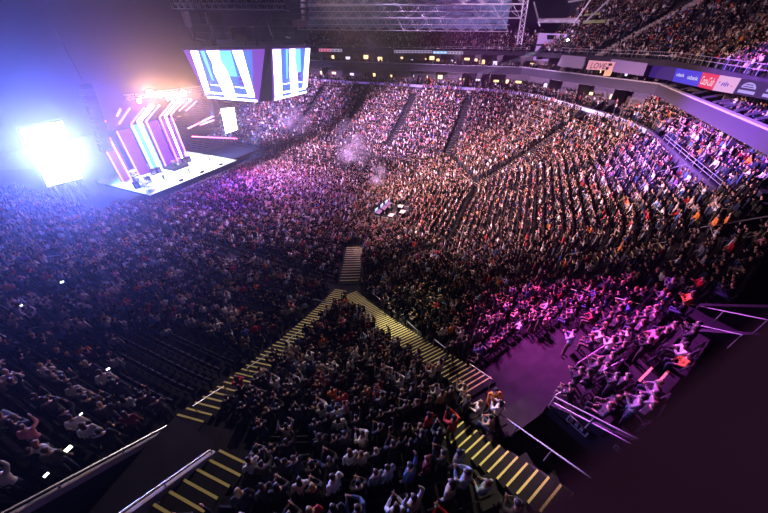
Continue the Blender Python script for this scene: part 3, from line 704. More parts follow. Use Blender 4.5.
# ------------------------------------------------------------------ roof steel, ducts, portal
struct('ceiling', MB().box((-62,-30,38), (110,75,38.4)), M['dark'], 'dark roof deck')
struct('wall_stage_end', MB().box((-60.4,-75,-.2), (-60,75,38)), M['dark'], 'dark wall behind the stage')
struct('wall_far', MB().box((-60,66,-.2), (105,66.4,38)), M['dark'], 'dark outer wall behind the far upper deck')
struct('wall_end', MB().box((104,-30,-.2), (104.4,66,38)), M['dark'], 'dark outer wall behind the end upper deck')
def truss(label, pts_bottom, height, depth, step, back=Vector((0,1,0)), r=.045, levels=2):
    p, q = Vector(pts_bottom[0]), Vector(pts_bottom[1]); t = thing('roof_truss', label, 'truss', tuple(p)); L = (q-p).length; e = (q-p)/L; n = max(2, int(L/step))
    up = Vector((0,0,height)); bk = back*depth
    for nm, o in (('bottom_chord', Vector()), ('bottom_chord', bk*.6+up*.0), ('top_chord', up), ('top_chord', up+bk), ('middle_chord', up*.5+bk*.3)):
        MB().tube(p+o, q+o, r*1.25, r*1.25, 6).build(nm, M['truss'], t)
    mb = MB()
    for k in range(n):
        a = p+e*(L*k/n); b = p+e*(L*(k+1)/n); m = (a+b)/2
        for u, v in ((a, m+up), (m+up, b), (a, m+up*.5+bk*.3), (m+up*.5+bk*.3, b), (a+bk*.6, m+up+bk), (m+up+bk, b+bk*.6), (a+up, m+up+bk), (m+up+bk, b+up), (a, a+bk*.6), (a+bk*.6, b), (m+up*.5+bk*.3, m+up), (a, a+up)):
            mb.tube(u, v, r*.62, r*.62, 5, caps=False)
    mb.build('web_lattice', M['truss'], t); return t
tp = at(298, 29.5, c=34); tq = at(508, 31.5, c=34)
truss('deep white roof truss spanning above the far stand', (tp, tq), 2.1, 2.6, 3.1)
tp = at(290, 17, c=30); tq = at(520, 18, c=30)
truss('second white roof truss, above and in front of the deep one', (tp, tq), 2.0, 2.2, 3.4)
tp = at(292, 4, c=26); tq = at(524, 4, c=26)
truss('third white roof truss at the upper edge, nearest of the three', (tp, tq), 1.8, 2.0, 3.2)
pl = [at(296, 27, c=38.5), at(506, 29, c=38.5)]
struct('roof_panel', MB().obox((pl[0].x, 38.5, pl[0].z), (pl[1].x-pl[0].x, 0, pl[1].z-pl[0].z), (0,.3,0), (0,0,7)), M['roof'], 'slate blue roof panel behind the trusses')
tp = at(519, 45, c=40); tq = at(526, 0, c=40)
t = thing('truss_leg', 'upright lattice leg at the right end of the roof trusses', 'truss', tuple(tp))
mb = MB(); w = Vector((.45,0,0))
for s in (-1, 1): MB().tube(tp+w*s, tq+w*s, .09, .09, 6).build('upright', M['truss'], t)
for k in range(8):
    a = tp.lerp(tq, k/8); b = tp.lerp(tq, (k+1)/8); mb.tube(a-w, b+w, .05, .05, 5); mb.tube(b-w, a+w, .05, .05, 5)
mb.build('web_lattice', M['truss'], t)
for i, (pa, pb, c, lab) in enumerate((((574,23),(592,-2),44,'diagonal roof brace left of the green lit beam'),((592,-2),(568,2),44,'short roof brace at the upper edge'),((585,22),(611,-2),44,'diagonal roof brace right of the green lit beam'),((655,0),(645,9),46,'small roof brace near the white lamp'),((540,26),(534,2),44,'thin roof brace beside the lattice leg'))):
    tag(MB().tube(at(*pa, c=c), at(*pb, c=c), .16, .16, 6).build('roof_brace', M['truss']), lab, 'brace')
tag(MB().tube(at(538,20.5,c=46), at(578,20.5,c=46), .42, .42, 10).build('air_duct', M['pale']), 'pale round air duct above the purple portal', 'duct')
tag(MB().beam(at(583,22,c=46), at(607,21,c=46), .5, .55).build('roof_beam_piece', mat('beam_green_light', (.35,.45,.16), .5)), 'short green lit steel beam under the roof', 'beam')  # green light on the steel is put into its base colour
tag(MB().beam(at(584,15,c=46), at(600,13.5,c=46), .35, .35).build('roof_beam_piece', mat('beam_green_light2', (.35,.45,.16), .5)), 'thinner green lit beam above the other', 'beam')  # same green light, again carried by the beam's colour
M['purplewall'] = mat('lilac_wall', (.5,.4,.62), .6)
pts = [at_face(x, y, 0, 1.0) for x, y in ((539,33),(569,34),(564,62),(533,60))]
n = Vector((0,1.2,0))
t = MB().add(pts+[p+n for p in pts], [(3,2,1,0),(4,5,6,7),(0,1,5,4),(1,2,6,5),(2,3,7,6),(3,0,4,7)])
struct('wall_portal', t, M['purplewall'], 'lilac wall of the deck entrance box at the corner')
def pane(x0, y0, x1, y1, j, o, name, m, label, cat):
    P = [at_face(x, y, j, o) for x, y in ((x0,y0),(x1,y0),(x1,y1),(x0,y1))]; d = Vector((FN[j].x,FN[j].y,0))*.12
    return tag(MB().add(P+[p+d for p in P], [(3,2,1,0),(4,5,6,7),(0,1,5,4),(1,2,6,5),(2,3,7,6),(3,0,4,7)]).build(name, m), label, cat)
pane(547,35,556,39.5,0,.9,'portal_window',M['black'],'small dark window in the lilac portal wall','window'); pane(533,44,566,46,0,.85,'portal_shelf',M['dark'],'dark band across the lilac portal wall','ledge')
pw = [at_face(x, y, 1, .6) for x, y in ((566,54),(590,57))]
a, b = fo(1,1.6).lerp(fo(2,1.6), .1), fo(1,16.4).lerp(fo(2,16.4), .1)
struct('wall_deck_side', MB().add([(a.x,a.y,20.5),(b.x,b.y,20.5),(b.x,b.y,deck_z(16.4)+1),(a.x,a.y,deck_z(1.6)+1),(a.x-.4,a.y+.3,20.5),(b.x-.4,b.y+.3,20.5),(b.x-.4,b.y+.3,deck_z(16.4)+1),(a.x-.4,a.y+.3,deck_z(1.6)+1)], [(0,1,2,3),(4,7,6,5),(3,2,6,7),(0,3,7,4),(1,5,6,2)]), M['darkwall'], 'dark sloping side wall of the corner upper deck')
# ------------------------------------------------------------------ stage
t = thing('stage_platform', 'bright white stage deck with dark front at the end of the floor', 'stage', (-4,-3,0))
MB().box((-13,-13.4,1.35), (3.7,7.5,1.5)).build('deck', M['stage_top'], t); MB().box((-12.9,-13.3,0), (3.6,7.4,1.35)).build('skirt', M['black'], t)
MB().box((3.7,-13.4,1.1), (3.85,7.5,1.5)).build('front_lip', M['black'], t)
t = thing('stage_wing', 'lower dark stage wing right of the white deck', 'stage', (-3,12,0)); MB().box((-10,7.6,0), (1.5,17,1.2)).build('deck', M['floor'], t); MB().box((1.5,7.6,.0), (1.7,17,1.2)).build('skirt', M['black'], t)
t = thing('stage_wing', 'lower dark stage wing left of the white deck', 'stage', (-3,-17,0)); MB().box((-10,-21,0), (1.5,-13.6,1.2)).build('deck', M['floor'], t); MB().box((1.5,-21,0), (1.7,-13.6,1.2)).build('skirt', M['black'], t)
M['pinktube'] = mat('pink_led_tube', (.4,.2,.3), .4, (1,.14,.5), 4); M['whitetube'] = mat('white_led_tube', (.6,.6,.6), .4, (.72,.82,1), 7); M['magtube'] = mat('magenta_led_tube', (.4,.1,.3), .4, (1,.12,.5), 4)
M['violetwall'] = mat('violet_led_wall', (.006,.003,.012), .5, (.2,.035,1), 1.6); M['cyanwall'] = mat('cyan_led_wall', (.006,.01,.012), .5, (.1,.55,1), 1.6)
def strip(c, zt, m, w, label, za=1.5, a0=-6.2, top=True, up=(5,0,3.1)):
    t = thing('light_tube', label, 'light', (a0, c, za)); MB().beam((a0,c,za), (a0,c,zt), w, w, up=(0,1,0)).build('upright_tube', m, t)
    if top: MB().beam((a0,c,zt), (a0+up[0],c+.7,zt+up[2]), w, w).build('angled_tube', m, t)
    MB().beam((a0-.15,c,za), (a0-.15,c,zt), w*1.3, .1, up=(0,1,0)).build('tube_housing', M['blackmetal'], t); return t
for i, (c, zt, m, w, top) in enumerate(((-11.9,7.8,'magtube',.16,0),(-10.4,9.9,'pinktube',.22,0),(-8.7,10.6,'pinktube',.18,0),(-5.7,11.3,'pinktube',.2,1),(-4.2,11.4,'whitetube',.5,1),(-2.85,11.2,'pinktube',.2,1),(.1,11.4,'pinktube',.2,1),(1.35,11.4,'whitetube',.28,1),(2.6,11.4,'pinktube',.22,1))):
    strip(c, zt, M[m], w, '%s bent LED tube at the back of the stage, %s from the left' % ({'magtube':'dim magenta','pinktube':'pink','whitetube':'white'}[m], ordn(i+1)), top=bool(top))
for i, (p, q, m) in enumerate((((99,130),(105.5,121),'magtube'),((99,130),(106,145),'magtube'),((117,116),(120.5,109),'pinktube'),((119,124),(130,108),'pinktube'),((179,111),(192,99),'pinktube'),((186,111),(197,101),'pinktube'))):
    t = thing('light_tube', 'short slanting %s LED tube above the stage, %s of six from the left' % ('pink' if m == 'pinktube' else 'magenta', ordn(i+1)), 'light', tuple(at(*p, a=-2.5)))
    MB().beam(at(*p, a=-3.5), at(*q, a=-1.5), .2, .2).build('tube', M[m], t); MB().beam(at(*p, a=-3.7), at(*q, a=-1.7), .26, .1).build('tube_housing', M['blackmetal'], t)
for i, (c0, c1, z1, m, lab) in enumerate(((-11.6,-9.4,8,'violetwall','narrow violet LED wall panel at the left of the stage'),(-8.4,-5.9,10.4,'violetwall','violet LED wall panel second from the left'),(-5.5,-3.0,10.8,'cyanwall','cyan glowing LED wall panel behind the wide white tube'),(-2.6,-.1,10.8,'violetwall','violet LED wall panel in the middle of the stage'),(.3,2.8,10.8,'violetwall','violet LED wall panel right of the middle one'))):
    t = thing('led_wall', lab, 'screen', (-7.2,c0,1.5)); MB().box((-7.3,c0,1.6), (-7.1,c1,z1)).build('screen_face', M[m], t); MB().box((-7.6,c0-.05,1.5), (-7.3,c1+.05,z1+.1)).build('cabinet', M['blackmetal'], t)
for i, (p, q, lab) in enumerate((((188,128.5),(222,112),'long pink slanting LED line right of the stage'),((200,125),(214,120),'short pink slanting LED line right of the stage'),((192,136.5),(237,138.5),'pink level LED line above the blue lit side crowd'))):
    t = thing('light_line', lab, 'light', tuple(at(*p, a=-3))); MB().beam(at(*p, a=-3), at(*q, a=-3), .22, .22).build('tube', M['pinktube'], t); MB().beam(at(*p, a=-3.25), at(*q, a=-3.25), .3, .2).build('tube_housing', M['blackmetal'], t)
def screen4(name, corners, m, label, a, th=.35):
    pts = [at(x, y, a=a) for x, y in corners]; t = thing(name, label, 'screen', tuple((pts[2]+pts[3])/2))
    c = sum(pts, Vector())/4
    MB().add(pts+[p-Vector((.05,0,0)) for p in pts], [(3,2,1,0),(4,5,6,7),(0,1,5,4),(1,2,6,5),(2,3,7,6),(3,0,4,7)]).build('screen_face', m, t)
    out = [c+(p-c)*1.06-Vector((.08,0,0)) for p in pts]
    MB().add(out+[p-Vector((th,0,0)) for p in out], [(3,2,1,0),(4,5,6,7),(0,1,5,4),(1,2,6,5),(2,3,7,6),(3,0,4,7)]).build('screen_frame', M['blackmetal'], t); return t, pts
M['imagL'] = mat('white_blue_screen', (.5,.6,.8), .4, (.5,.68,1), 8); M['imagR'] = mat('white_screen', (.8,.8,.8), .4, (.9,.93,1), 9)
screen4('video_screen', [(20,130),(62,121),(82,178),(48,186.5)], M['imagL'], 'blinding blue-white video screen left of the stage', -2)
tR, _ = screen4('video_screen', [(221,109),(234,107.5),(237.5,129.5),(226,133.5)], M['imagR'], 'bright white video screen right of the stage', -3)
mb = MB()
for i in range(7):
    mb.tube(at(50+i*5, 188-i*1.2, a=-2.6), at(60+i*4.6, 207-i*1.4, a=-2.6), .07, .07, 5); mb.tube(at(50+i*5, 188-i*1.2, a=-2.6), at(66+i*4.6, 205-i*1.4, a=-2.6), .05, .05, 5)
tag(mb.build('screen_scaffold', M['steel']), 'scaffold lattice under the blinding left video screen', 'scaffold')
# lamps above the stage
M['blind'] = mat('blinder_lens', (1,.8,.5), .4, (1,.74,.42), 60); M['blind2'] = mat('small_blinder_lens', (1,.8,.5), .4, (1,.8,.5), 26)
LAMPS = [(150,93,.55,1),(183,93,.5,1),(139,101,.32,0),(168,99,.3,0),(160,97,.22,0),(190,100,.22,0)]
for i, (x, y, r, big) in enumerate(LAMPS):
    p = at(x, y, a=0); t = thing('blinder_lamp', '%s golden blinder lamp over the stage, %s from the left' % ('large' if big else 'small', ordn([1,4,0,3,2,5][i]+1)), 'lamp', tuple(p))
    can = MB().tube(p-Vector((.8,0,0)), p-Vector((.1,0,0)), r*.7, r*1.12, 12).build('lamp_can', M['blackmetal'], t); MB().ell(p, (r*.5, r, r), 12, 8).build('lens', M['blind'] if big else M['blind2'], can, True)
    MB().tube(p-Vector((.5,0,0)), p+Vector((-.5,0,1.2)), .05, .05, 6).build('yoke', M['blackmetal'], t)
tp, tq = at(128,100,a=-.6), at(205,90,a=-.6)
truss('lighting truss over the stage carrying the golden blinders', (tp, tq), .7, .7, 1.1, Vector((-1,0,0)), .06)
# loudspeaker arrays hanging beside the stage
def line_array(px0, px1, a, n, label):
    p, q = at(*px0, a=a), at(*px1, a=a); t = thing('speaker_array', label, 'loudspeaker', tuple(q)); d = (q-p)/n
    for k in range(n):
        c = p+d*(k+.5)+Vector((.9*(k/n)**2*-1.4,0,0)); MB().box((c.x-.45,c.y-.75,c.z-abs(d.z)*.46), (c.x+.45,c.y+.75,c.z+abs(d.z)*.46)).build('speaker_cabinet', M['black'], t)
        g_ = MB().box((c.x+.46,c.y-.7,c.z-abs(d.z)*.4), (c.x+.48,c.y+.7,c.z+abs(d.z)*.4)).build('grille', M['dark'], t)
    MB().tube(p+Vector((0,0,.3)), p+Vector((0,0,14)), .04, .04, 5).build('hoist_chain', M['blackmetal'], t)
line_array((84,84), (111,152), 4, 14, 'tall hanging black speaker array left of the light tubes')
line_array((212,99), (219,116), 1, 8, 'small hanging black speaker array beside the right video screen')
# band gear
def drum_kit(o):
    t = thing('drum_kit', 'drum kit on the riser at the centre of the stage', 'drum kit', o); o = Vector(o)
    for k, (dx, dy, r, h, z) in enumerate(((.5,0,.32,.4,.32),(-.2,.55,.2,.3,.5),(.1,-.5,.16,.25,.75),(.1,.35,.15,.22,.78))):
        dr = MB().tube(o+V(dx-.2,dy,z), o+V(dx+.2,dy,z), r, r, 12).build('drum', M['fascia'], t); MB().tube(o+V(dx+.2,dy,z), o+V(dx+.215,dy,z), r*.94, r*.94, 12).build('drum_head', M['pale'], dr)
    for dx, dy in ((.3,.8),(.3,-.8),(-.2,1.0)):
        MB().tube(o+V(dx,dy,0), o+V(dx,dy,1.15), .02, .02, 5).build('cymbal_stand', M['steel'], t); MB().tube(o+V(dx,dy,1.15), o+V(dx,dy,1.17), .28, .28, 12).build('cymbal', mat('brass', (.7,.5,.15), .3, metal=.8), t)
    MB().tube(o+V(-.5,0,0), o+V(-.5,0,.5), .18, .2, 10).build('stool', M['black'], t)
tag(MB().box((-6.6,-3.4,1.5), (-3.0,.2,2.1)).build('drum_riser', M['dark']), 'low dark riser under the drum kit', 'riser'); drum_kit((-4.6,-1.5,2.1))
def keyboard(o, label):
    t = thing('keyboard', label, 'keyboard', o); o = Vector(o)
    kb = MB().box((o.x-.2,o.y-.7,o.z+.9), (o.x+.2,o.y+.7,o.z+1.0)).build('keybed', M['black'], t); MB().box((o.x-.18,o.y-.66,o.z+1.0), (o.x+.02,o.y+.66,o.z+1.02)).build('keys', M['pale'], kb)
    for s in (-.5,.5): MB().tube(o+V(-.15,s,0), o+V(.15,s,.9), .025, .025, 5).build('leg', M['steel'], t); 
keyboard((-3.6,3.2,1.5), 'keyboard on a stand at the right of the stage'); keyboard((-3.0,-7.8,1.5), 'keyboard on a stand at the left of the stage')
for i, (x, y) in enumerate(((-1.6,-12.2),(-4.2,-10.6),(-2.2,-9.6),(-5.2,-6.4),(-5.2,-5.2),(-5.4,1.0),(-5.4,2.1))):
    t = thing('amplifier', 'black amplifier cabinet on the stage, %s from the left' % ordn(i+1), 'amplifier', (x,y,1.5)); MB().box((x-.3,y-.45,1.5), (x+.3,y+.45,2.7)).build('cabinet', M['black'], t); MB().box((x+.3,y-.4,1.6), (x+.32,y+.4,2.4)).build('grille', M['fascia'], t)
for i, (x, y) in enumerate(((1.8,-4),(1.6,-8.5),(1.7,1.5),(1.0,4.6))):
    t = thing('microphone_stand', 'microphone stand near the stage front, %s from the left' % ordn((2,1,3,4)[i]), 'microphone stand', (x,y,1.5)); MB().tube(V(x,y,1.5), V(x,y,3.05), .02, .02, 6).build('pole', M['blackmetal'], t); MB().tube(V(x,y,1.5), V(x,y,1.54), .16, .16, 10).build('base', M['blackmetal'], t); MB().ell(V(x,y,3.1), (.04,.04,.06), 8, 5).build('microphone', M['black'], t)
for i, (x, y) in enumerate(((2.9,-6.5),(2.9,-1.5),(2.9,3.5))):
    tag(MB().add([(x-.3,y-.4,1.5),(x+.3,y-.4,1.5),(x+.3,y+.4,1.5),(x-.3,y+.4,1.5),(x-.3,y-.4,1.62),(x+.2,y-.4,1.95),(x+.2,y+.4,1.95),(x-.3,y+.4,1.62)], [(0,3,2,1),(4,5,6,7),(0,1,5,4),(1,2,6,5),(2,3,7,6),(3,0,4,7)]).build('floor_monitor', M['black']), 'black floor monitor wedge at the stage edge, %s from the left' % ordn(i+1), 'loudspeaker')
t = thing('crowd_barrier', 'steel crowd barrier in front of the stage', 'barrier', (5.6,-3,0))
for k in range(16):
    y0 = -13+k*1.3; MB().box((5.58,y0,.05), (5.62,y0+1.26,1.1)).build('barrier_panel', M['steel'], t)
# cyan lit gear towers at the left of the stage
for i, (x, y) in enumerate(((133,172),(140,178),(147,183))):
    p = at(x, y, z=3.2); t = thing('equipment_rack', 'cyan lit equipment rack at the left corner of the stage, %s of three' % ordn(i+1), 'rack', (p.x, p.y, 1.5))
    for dx, dy in ((-.5,-.5),(.5,-.5),(.5,.5),(-.5,.5)): MB().tube(V(p.x+dx,p.y+dy,1.5), V(p.x+dx,p.y+dy,3.6), .05, .05, 5).build('upright', M['steel'], t)
    for z in (1.8,2.5,3.3): MB().box((p.x-.55,p.y-.55,z), (p.x+.55,p.y+.55,z+.12)).build('shelf', M['pale'], t)
BAND = [(2.0,-3.6,'white shirt singing at the centre microphone','stand',5),(.6,-8.2,'dark clothes at the left microphone','one_up',0),(-1.2,4.2,'pale top behind the right keyboard','phone',6),(-5.0,-1.5,'red top seated at the drum kit','sit_lean',7)]
# ------------------------------------------------------------------ scoreboard hung over the floor
cL, aR = -2.6, 27.6
Lq = [at(x, y, c=cL) for x, y in ((183,50),(265,49),(259,102.5),(207,98.5))]; Rq = [at(x, y, a=aR) for x, y in ((271.5,48.5),(310,47.5),(307,93),(273,101.5))]
t = thing('scoreboard', 'large four sided video scoreboard hanging over the floor', 'scoreboard', tuple((Lq[2]+Rq[3])/2))
BLk = [Vector((Lq[0].x, Rq[1].y, Lq[0].z)), Vector((Lq[3].x, Rq[2].y, Lq[3].z))]
tops = [Lq[0], Lq[1], Rq[0], Rq[1], BLk[0]]; bots = [Lq[3], Lq[2], Rq[3], Rq[2], BLk[1]]
M['sbframe'] = mat('scoreboard_shell', (.12,.07,.18), .5); M['sbscreen'] = mat('scoreboard_blue', (.1,.1,.3), .4, (.1,.24,.95), 1.0); M['sbwhite'] = mat('scoreboard_white', (.8,.8,.8), .4, (.95,.86,1), 6); M['sbcyan'] = mat('scoreboard_cyan', (.1,.3,.4), .4, (.15,.55,1), 1.8); M['sbviolet'] = mat('scoreboard_violet', (.1,.05,.2), .4, (.32,.1,.8), .7)
ctr = sum(tops+bots, Vector())/10
inn = lambda p: p+(ctr-p).normalized()*.12
MB().loft([[inn(p)+V(0,0,.4) for p in tops], [inn(p) for p in bots]]).build('shell', M['sbframe'], t)
def q4(q, u, v): return q[0].lerp(q[1], u).lerp(q[3].lerp(q[2], u), v)
SCR = [None]
def sbpoly(q, n, polys, m, name, lift):
    for poly in polys:
        a = [q4(q, u, v)+Vector(n)*lift for u, v in poly]; o = MB().add(a, [tuple(range(len(a)))]).build(name, m, t)
        if name not in ('screen_border', 'screen'): o.parent = SCR[0]
        if name == 'screen': SCR[0] = o
for q, n, sc in ((Lq, (0,-1,0), 1), (Rq, (1,0,0), .9)):
    sbpoly(q, n, [[(.0,0),(1,0),(1,1),(0,1)]], M['sbviolet'], 'screen_border', .02)
    sbpoly(q, n, [[(.1,.02),(.86,.02),(.9,.94),(.06,.94)]] if n[0] == 0 else [[(.03,.02),(.97,.02),(.97,.95),(.03,.95)]], M['sbscreen'], 'screen', .05)
    if n[0] == 0: bars = [[(.1,.02),(.2,.02),(.13,.86),(.02,.92)],[(.63,.02),(.75,.02),(.92,.86),(.8,.82)]]; fx = .36
    else: bars = [[(.02,.02),(.2,.02),(.24,.96),(.05,.98)],[(.86,.02),(.99,.02),(.98,.86),(.84,.84)]]; fx = .46
    for bar in bars: sbpoly(q, n, [bar], M['sbwhite'], 'white_bar', .08)
    sbpoly(q, n, [[(fx+.1,.02),(fx+.25,.02),(fx+.3,.5),(fx+.12,.5)],[(fx-.13,.02),(fx-.08,.02),(fx-.08,.6),(fx-.11,.6)]], M['sbcyan'], 'cyan_patch', .07)
    sbpoly(q, n, [[(fx-.05,.02),(fx+.11,.02),(fx+.10,.2),(fx+.16,.4),(fx+.2,.62),(fx+.24,.98),(fx+.04,.98),(fx-.01,.62),(fx-.04,.42),(fx-.02,.25)]], M['sbwhite'], 'bright_figure', .09)
    sbpoly(q, n, [[(.1,.84),(.92,.86),(.92,.9),(.1,.88)],[(.03,.945),(.97,.95),(.97,.99),(.03,.985)],[(.2,.68),(.5,.7),(.5,.715),(.2,.695)],[(.6,.7),(.85,.72),(.85,.735),(.6,.715)]], M['sbwhite'], 'white_line', .085)
    sbpoly(q, n, [[(.66,.52),(.76,.52),(.77,.58),(.67,.58)],[(.67,.61),(.77,.61),(.78,.66),(.68,.66)]], M['sbviolet'], 'violet_mark', .08)
up0 = sum(tops, Vector())/5
for dx, dy in ((-4,-1),(4,-1),(4,5),(-4,5)): MB().tube((up0.x+dx,up0.y+dy-2,up0.z), (up0.x+dx,up0.y+dy-2,up0.z+2.2), .12, .12, 8).build('hanger', M['blackmetal'], t)
zt = max(p.z for p in tops)
# catwalk ring and speaker clusters above
p0, p1 = at(170,9,c=6), at(305,8,c=6)
truss('dusky rigging truss above the scoreboard', (at(172,8.5,c=2), at(284,9.5,c=2)), 1.3, 1.6, 1.5, Vector((0,1,0)), .06)
mb = MB(); rp = at(176,-3,c=3), at(284,-3,c=3)
tag(MB().obox((rp[0].x,3,zt+2.6), (rp[1].x-rp[0].x,0,0), (0,5,0), (0,0,2.2)).build('rigging_grid', mat('rigging_mesh', (.2,.14,.18), .8, noise=.7, nscale=6)), 'dusty mesh covered rigging grid over the scoreboard', 'rigging')
for i, (x0, y0, x1, y1, c, lab) in enumerate(((187,10,205,40,1,'black hanging speaker cluster at the left above the scoreboard'),(208,12,226,40,3,'black hanging speaker cluster second from the left above the scoreboard'),(229,10,248,42,4,'dark hanging box in the middle above the scoreboard'),(250,10,266,42,4,'dark hanging box right of the middle above the scoreboard'),(270,12,288,40,2,'black hanging speaker cluster at the right above the scoreboard'),(287,-4,302,20,0,'black box hanging at the upper edge beside the roof truss'))):
    p, q = at(x0, y0, c=c), at(x1, y1, c=c); tt = thing('hanging_speaker', lab, 'loudspeaker', tuple(q)); n = 4; zz = p.z-q.z
    for k in range(n):
        off = .25*k/n; MB().box((p.x+off,c,q.z+zz*k/n+.04), (q.x+off,c+1.6,q.z+zz*(k+1)/n)).build('speaker_cabinet', M['dark'] if i in (2,3) else M['black'], tt)
    MB().tube(((p.x+q.x)/2,c+.8,p.z), ((p.x+q.x)/2,c+.8,p.z+4), .05, .05, 6).build('hoist_chain', M['blackmetal'], tt)
for i, (p, q) in enumerate((((185,11),(193,38),),((193,38),(205,41)),((205,12),(208,24)),((266,18),(272,36)),((286,37),(290,38)))):
    tag(MB().tube(at(*p, c=-.2), at(*q, c=-.2), .09, .09, 6).build('rigging_bar', M['pale']), 'thin pale rigging bar beside the hanging speakers, %s from the left' % ordn(i+1), 'bar')
# ------------------------------------------------------------------ mix position
t = thing('mixing_riser', 'low riser of the sound mixing position on the floor', 'riser', (46,-1,0)); MB().box((43.6,-3.2,0), (48.6,1.8,.3)).build('deck', M['concrete'], t)
for s, lab in ((-3.2,'near'),(1.8,'far')): MB().box((43.6,s-.04,.3), (48.6,s+.04,1.0)).build('side_rail', M['steel'], t)
M['deskscreen'] = mat('desk_screen', (.3,.4,.6), .4, (.5,.65,1), 1.2)
for i, (x, y) in enumerate(((44.6,-2.4),(44.8,-.6),(45.0,1.0))):
    t = thing('mixing_desk', 'mixing desk with lit blue screen, %s of the row' % ordn(i+1), 'mixing desk', (x,y,.4))
    MB().box((x-.45,y-.7,.4), (x+.35,y+.7,1.2)).build('cabinet', M['black'], t); MB().obox((x-.45,y-.7,1.36), (.8,0,-.14), (0,1.4,0), (.02,0,.06)).build('control_surface', M['sbframe'], t); MB().box((x-.5,y-.5,1.4), (x-.44,y+.5,1.85)).build('monitor', M['deskscreen'], t)
for i, (x, y) in enumerate(((46.9,-2.6),(47.2,1.0),(48.2,-.8))):
    t = thing('flight_case', 'black flight case at the mixing position, %s of three' % ordn(i+1), 'case', (x,y,.4)); MB().box((x-.4,y-.55,.4), (x+.4,y+.55,1.3)).build('case_body', M['black'], t); MB().box((x-.42,y-.57,1.28), (x+.42,y+.57,1.34)).build('lid', M['tan'], t)
for (x, y) in ((45.6,-2.0),(45.8,0),(46.2,1.4),(47.6,-1.6),(44.0,1.7)): add_person(x, y, .4, random.choice(['stand','phone','sit_lean']), ('mix',))
mixa = [hit(396,213,dz=.06), hit(408,203,dz=.06)]
# ------------------------------------------------------------------ plaques on the passage wall
def plaque(px, label, w, h):
    v = VOM_R; n3 = Vector((v.w.x, v.w.y, 0)); o = v.pt(0, v.h-.02, 0); d = ray(*px); t = (o.xy-CAM.xy).dot(v.w)/(d.x*v.w.x+d.y*v.w.y); p = CAM+d*t
    u = Vector((v.u.x, v.u.y, 0)); th = thing('wall_plaque', label, 'sign', tuple(p)); q = p-u*w/2-Vector((0,0,h/2))
    MB().obox(q, u*w, -n3*.03, Vector((0,0,h))).build('plate', M['dark'], th)
    fr = MB(); e = q-n3*.03; z = Vector((0,0,1))
    for a, b, c in ((e, u*w, z*.05), (e+z*(h-.05), u*w, z*.05), (e, u*.05, z*h), (e+u*(w-.05), u*.05, z*h)): fr.obox(a, b, -n3*.02, c)
    fr.build('frame', M['pale'], th)
    g = MB()
    for k in range(3):
        g.obox(e+u*(.1+k*(w-.2)/3)+z*.1, u*(w-.2)/3*.62, -n3*.01, z*(h-.28)); g.obox(e+u*(.1+k*(w-.2)/3)+z*(h-.15), u*(w-.2)/3*.5, -n3*.01, z*.05)
    g.build('symbols', M['pale'], th); return th
plaque((578,425), 'white framed plaque on the dark wall of the right passage, nearer the landing', .75, .42)
plaque((624,453), 'narrow white plaque further along the dark wall of the right passage', .6, .25)
# ------------------------------------------------------------------ foreground parapet at the camera
e = Vector((.64,.765,0)).normalized(); r = Vector((.765,-.64,0)).normalized()
base = Vector((CAM.x, CAM.y, 0))-r*.004
t = thing('parapet', 'blurred dark parapet edge close in the lower right corner', 'parapet', tuple(base+e*.5+Vector((0,0,21.4))))
MB().obox(base-e*.6+Vector((0,0,24.74)), e*5.5, r*.42, Vector((0,0,.16))).build('coping', mat('parapet_coping', (.05,.03,.035), .6, noise=.3, nscale=8), t)
MB().obox(base-e*.6+r*.06+Vector((0,0,21.4)), e*5.5, r*.3, Vector((0,0,3.34))).build('wall_face', M['darkwall'], t)
# ------------------------------------------------------------------ people: named singles first
SING = []
def single(px, kind, top, label, dz=0, face=None, z=None):
    p = hit(*px) if z is None else at(*px, z=z); i = len(people)
    zz = p.z if z is None else z
    add_person(p.x, p.y, zz+dz, kind, ('single', label), face, top); people[-1][5] = 1.03; SING.append(i)
NAMES = [t_[0] for t_ in TOPS]; TI = NAMES.index
single((487,411), 'rail', TI('orange'), 'person in a bright orange jacket at the rail of the right landing', 0, (.4,-.9))
single((447,364), 'walk', TI('black'), 'person in black climbing the lit yellow-edged stair', .25, (.7,-.6))
single((449,439), 'phone', TI('red'), 'person in a bright red top below the right landing', 0)
single((377,408), 'stand', TI('red'), 'person in a red top in the middle of the corner block', 0)
single((344,413), 'stand', TI('red'), 'person in a red top just behind the pale post in the corner block', 0)
single((326,425), 'phone', TI('white'), 'person in a white shirt standing at the top of the pale post', 0)
single((340,428), 'stand', TI('pale blue'), 'person in pale blue beside the pale post', 0)
single((338,384), 'phone', TI('white'), 'person in a white shirt with hands at face, upper middle of the corner block', 0)
single((410,388), 'stand', TI('pale blue'), 'person in a long pale blue top in the corner block near the right stair', 0)
single((387,388), 'clap', TI('cream'), 'person in a cream top clapping in the corner block', 0)
single((246,397), 'clap', TI('red'), 'person in a red jacket beside the left stair', 0)
single((300,398), 'phone', TI('white'), 'person in white with hands raised to face left of the corner block', 0)
single((563,268+86), 'clap', TI('pale blue'), 'person in pale blue leaning at the edge of the right landing', 0)
single((674,318), 'clap', TI('orange'), 'steward in orange standing above the right rows by the bent handrail', 0)
single((705,236), 'stand', TI('orange'), 'person in orange inside the black passage of the end stand, left one', 0)
single((716,235), 'stand', TI('orange'), 'person in orange inside the black passage of the end stand, right one', 0)
single((613,262), 'arms_up', TI('orange'), 'person in an orange-yellow top beside the end stand stair', 0)
for x, y, lab, kind, top in BAND:
    i = len(people); add_person(x, y, 1.5 if kind != 'sit_lean' else 2.1, kind, ('single', 'person on the white stage, '+lab), (1,-.2), top); SING.append(i)
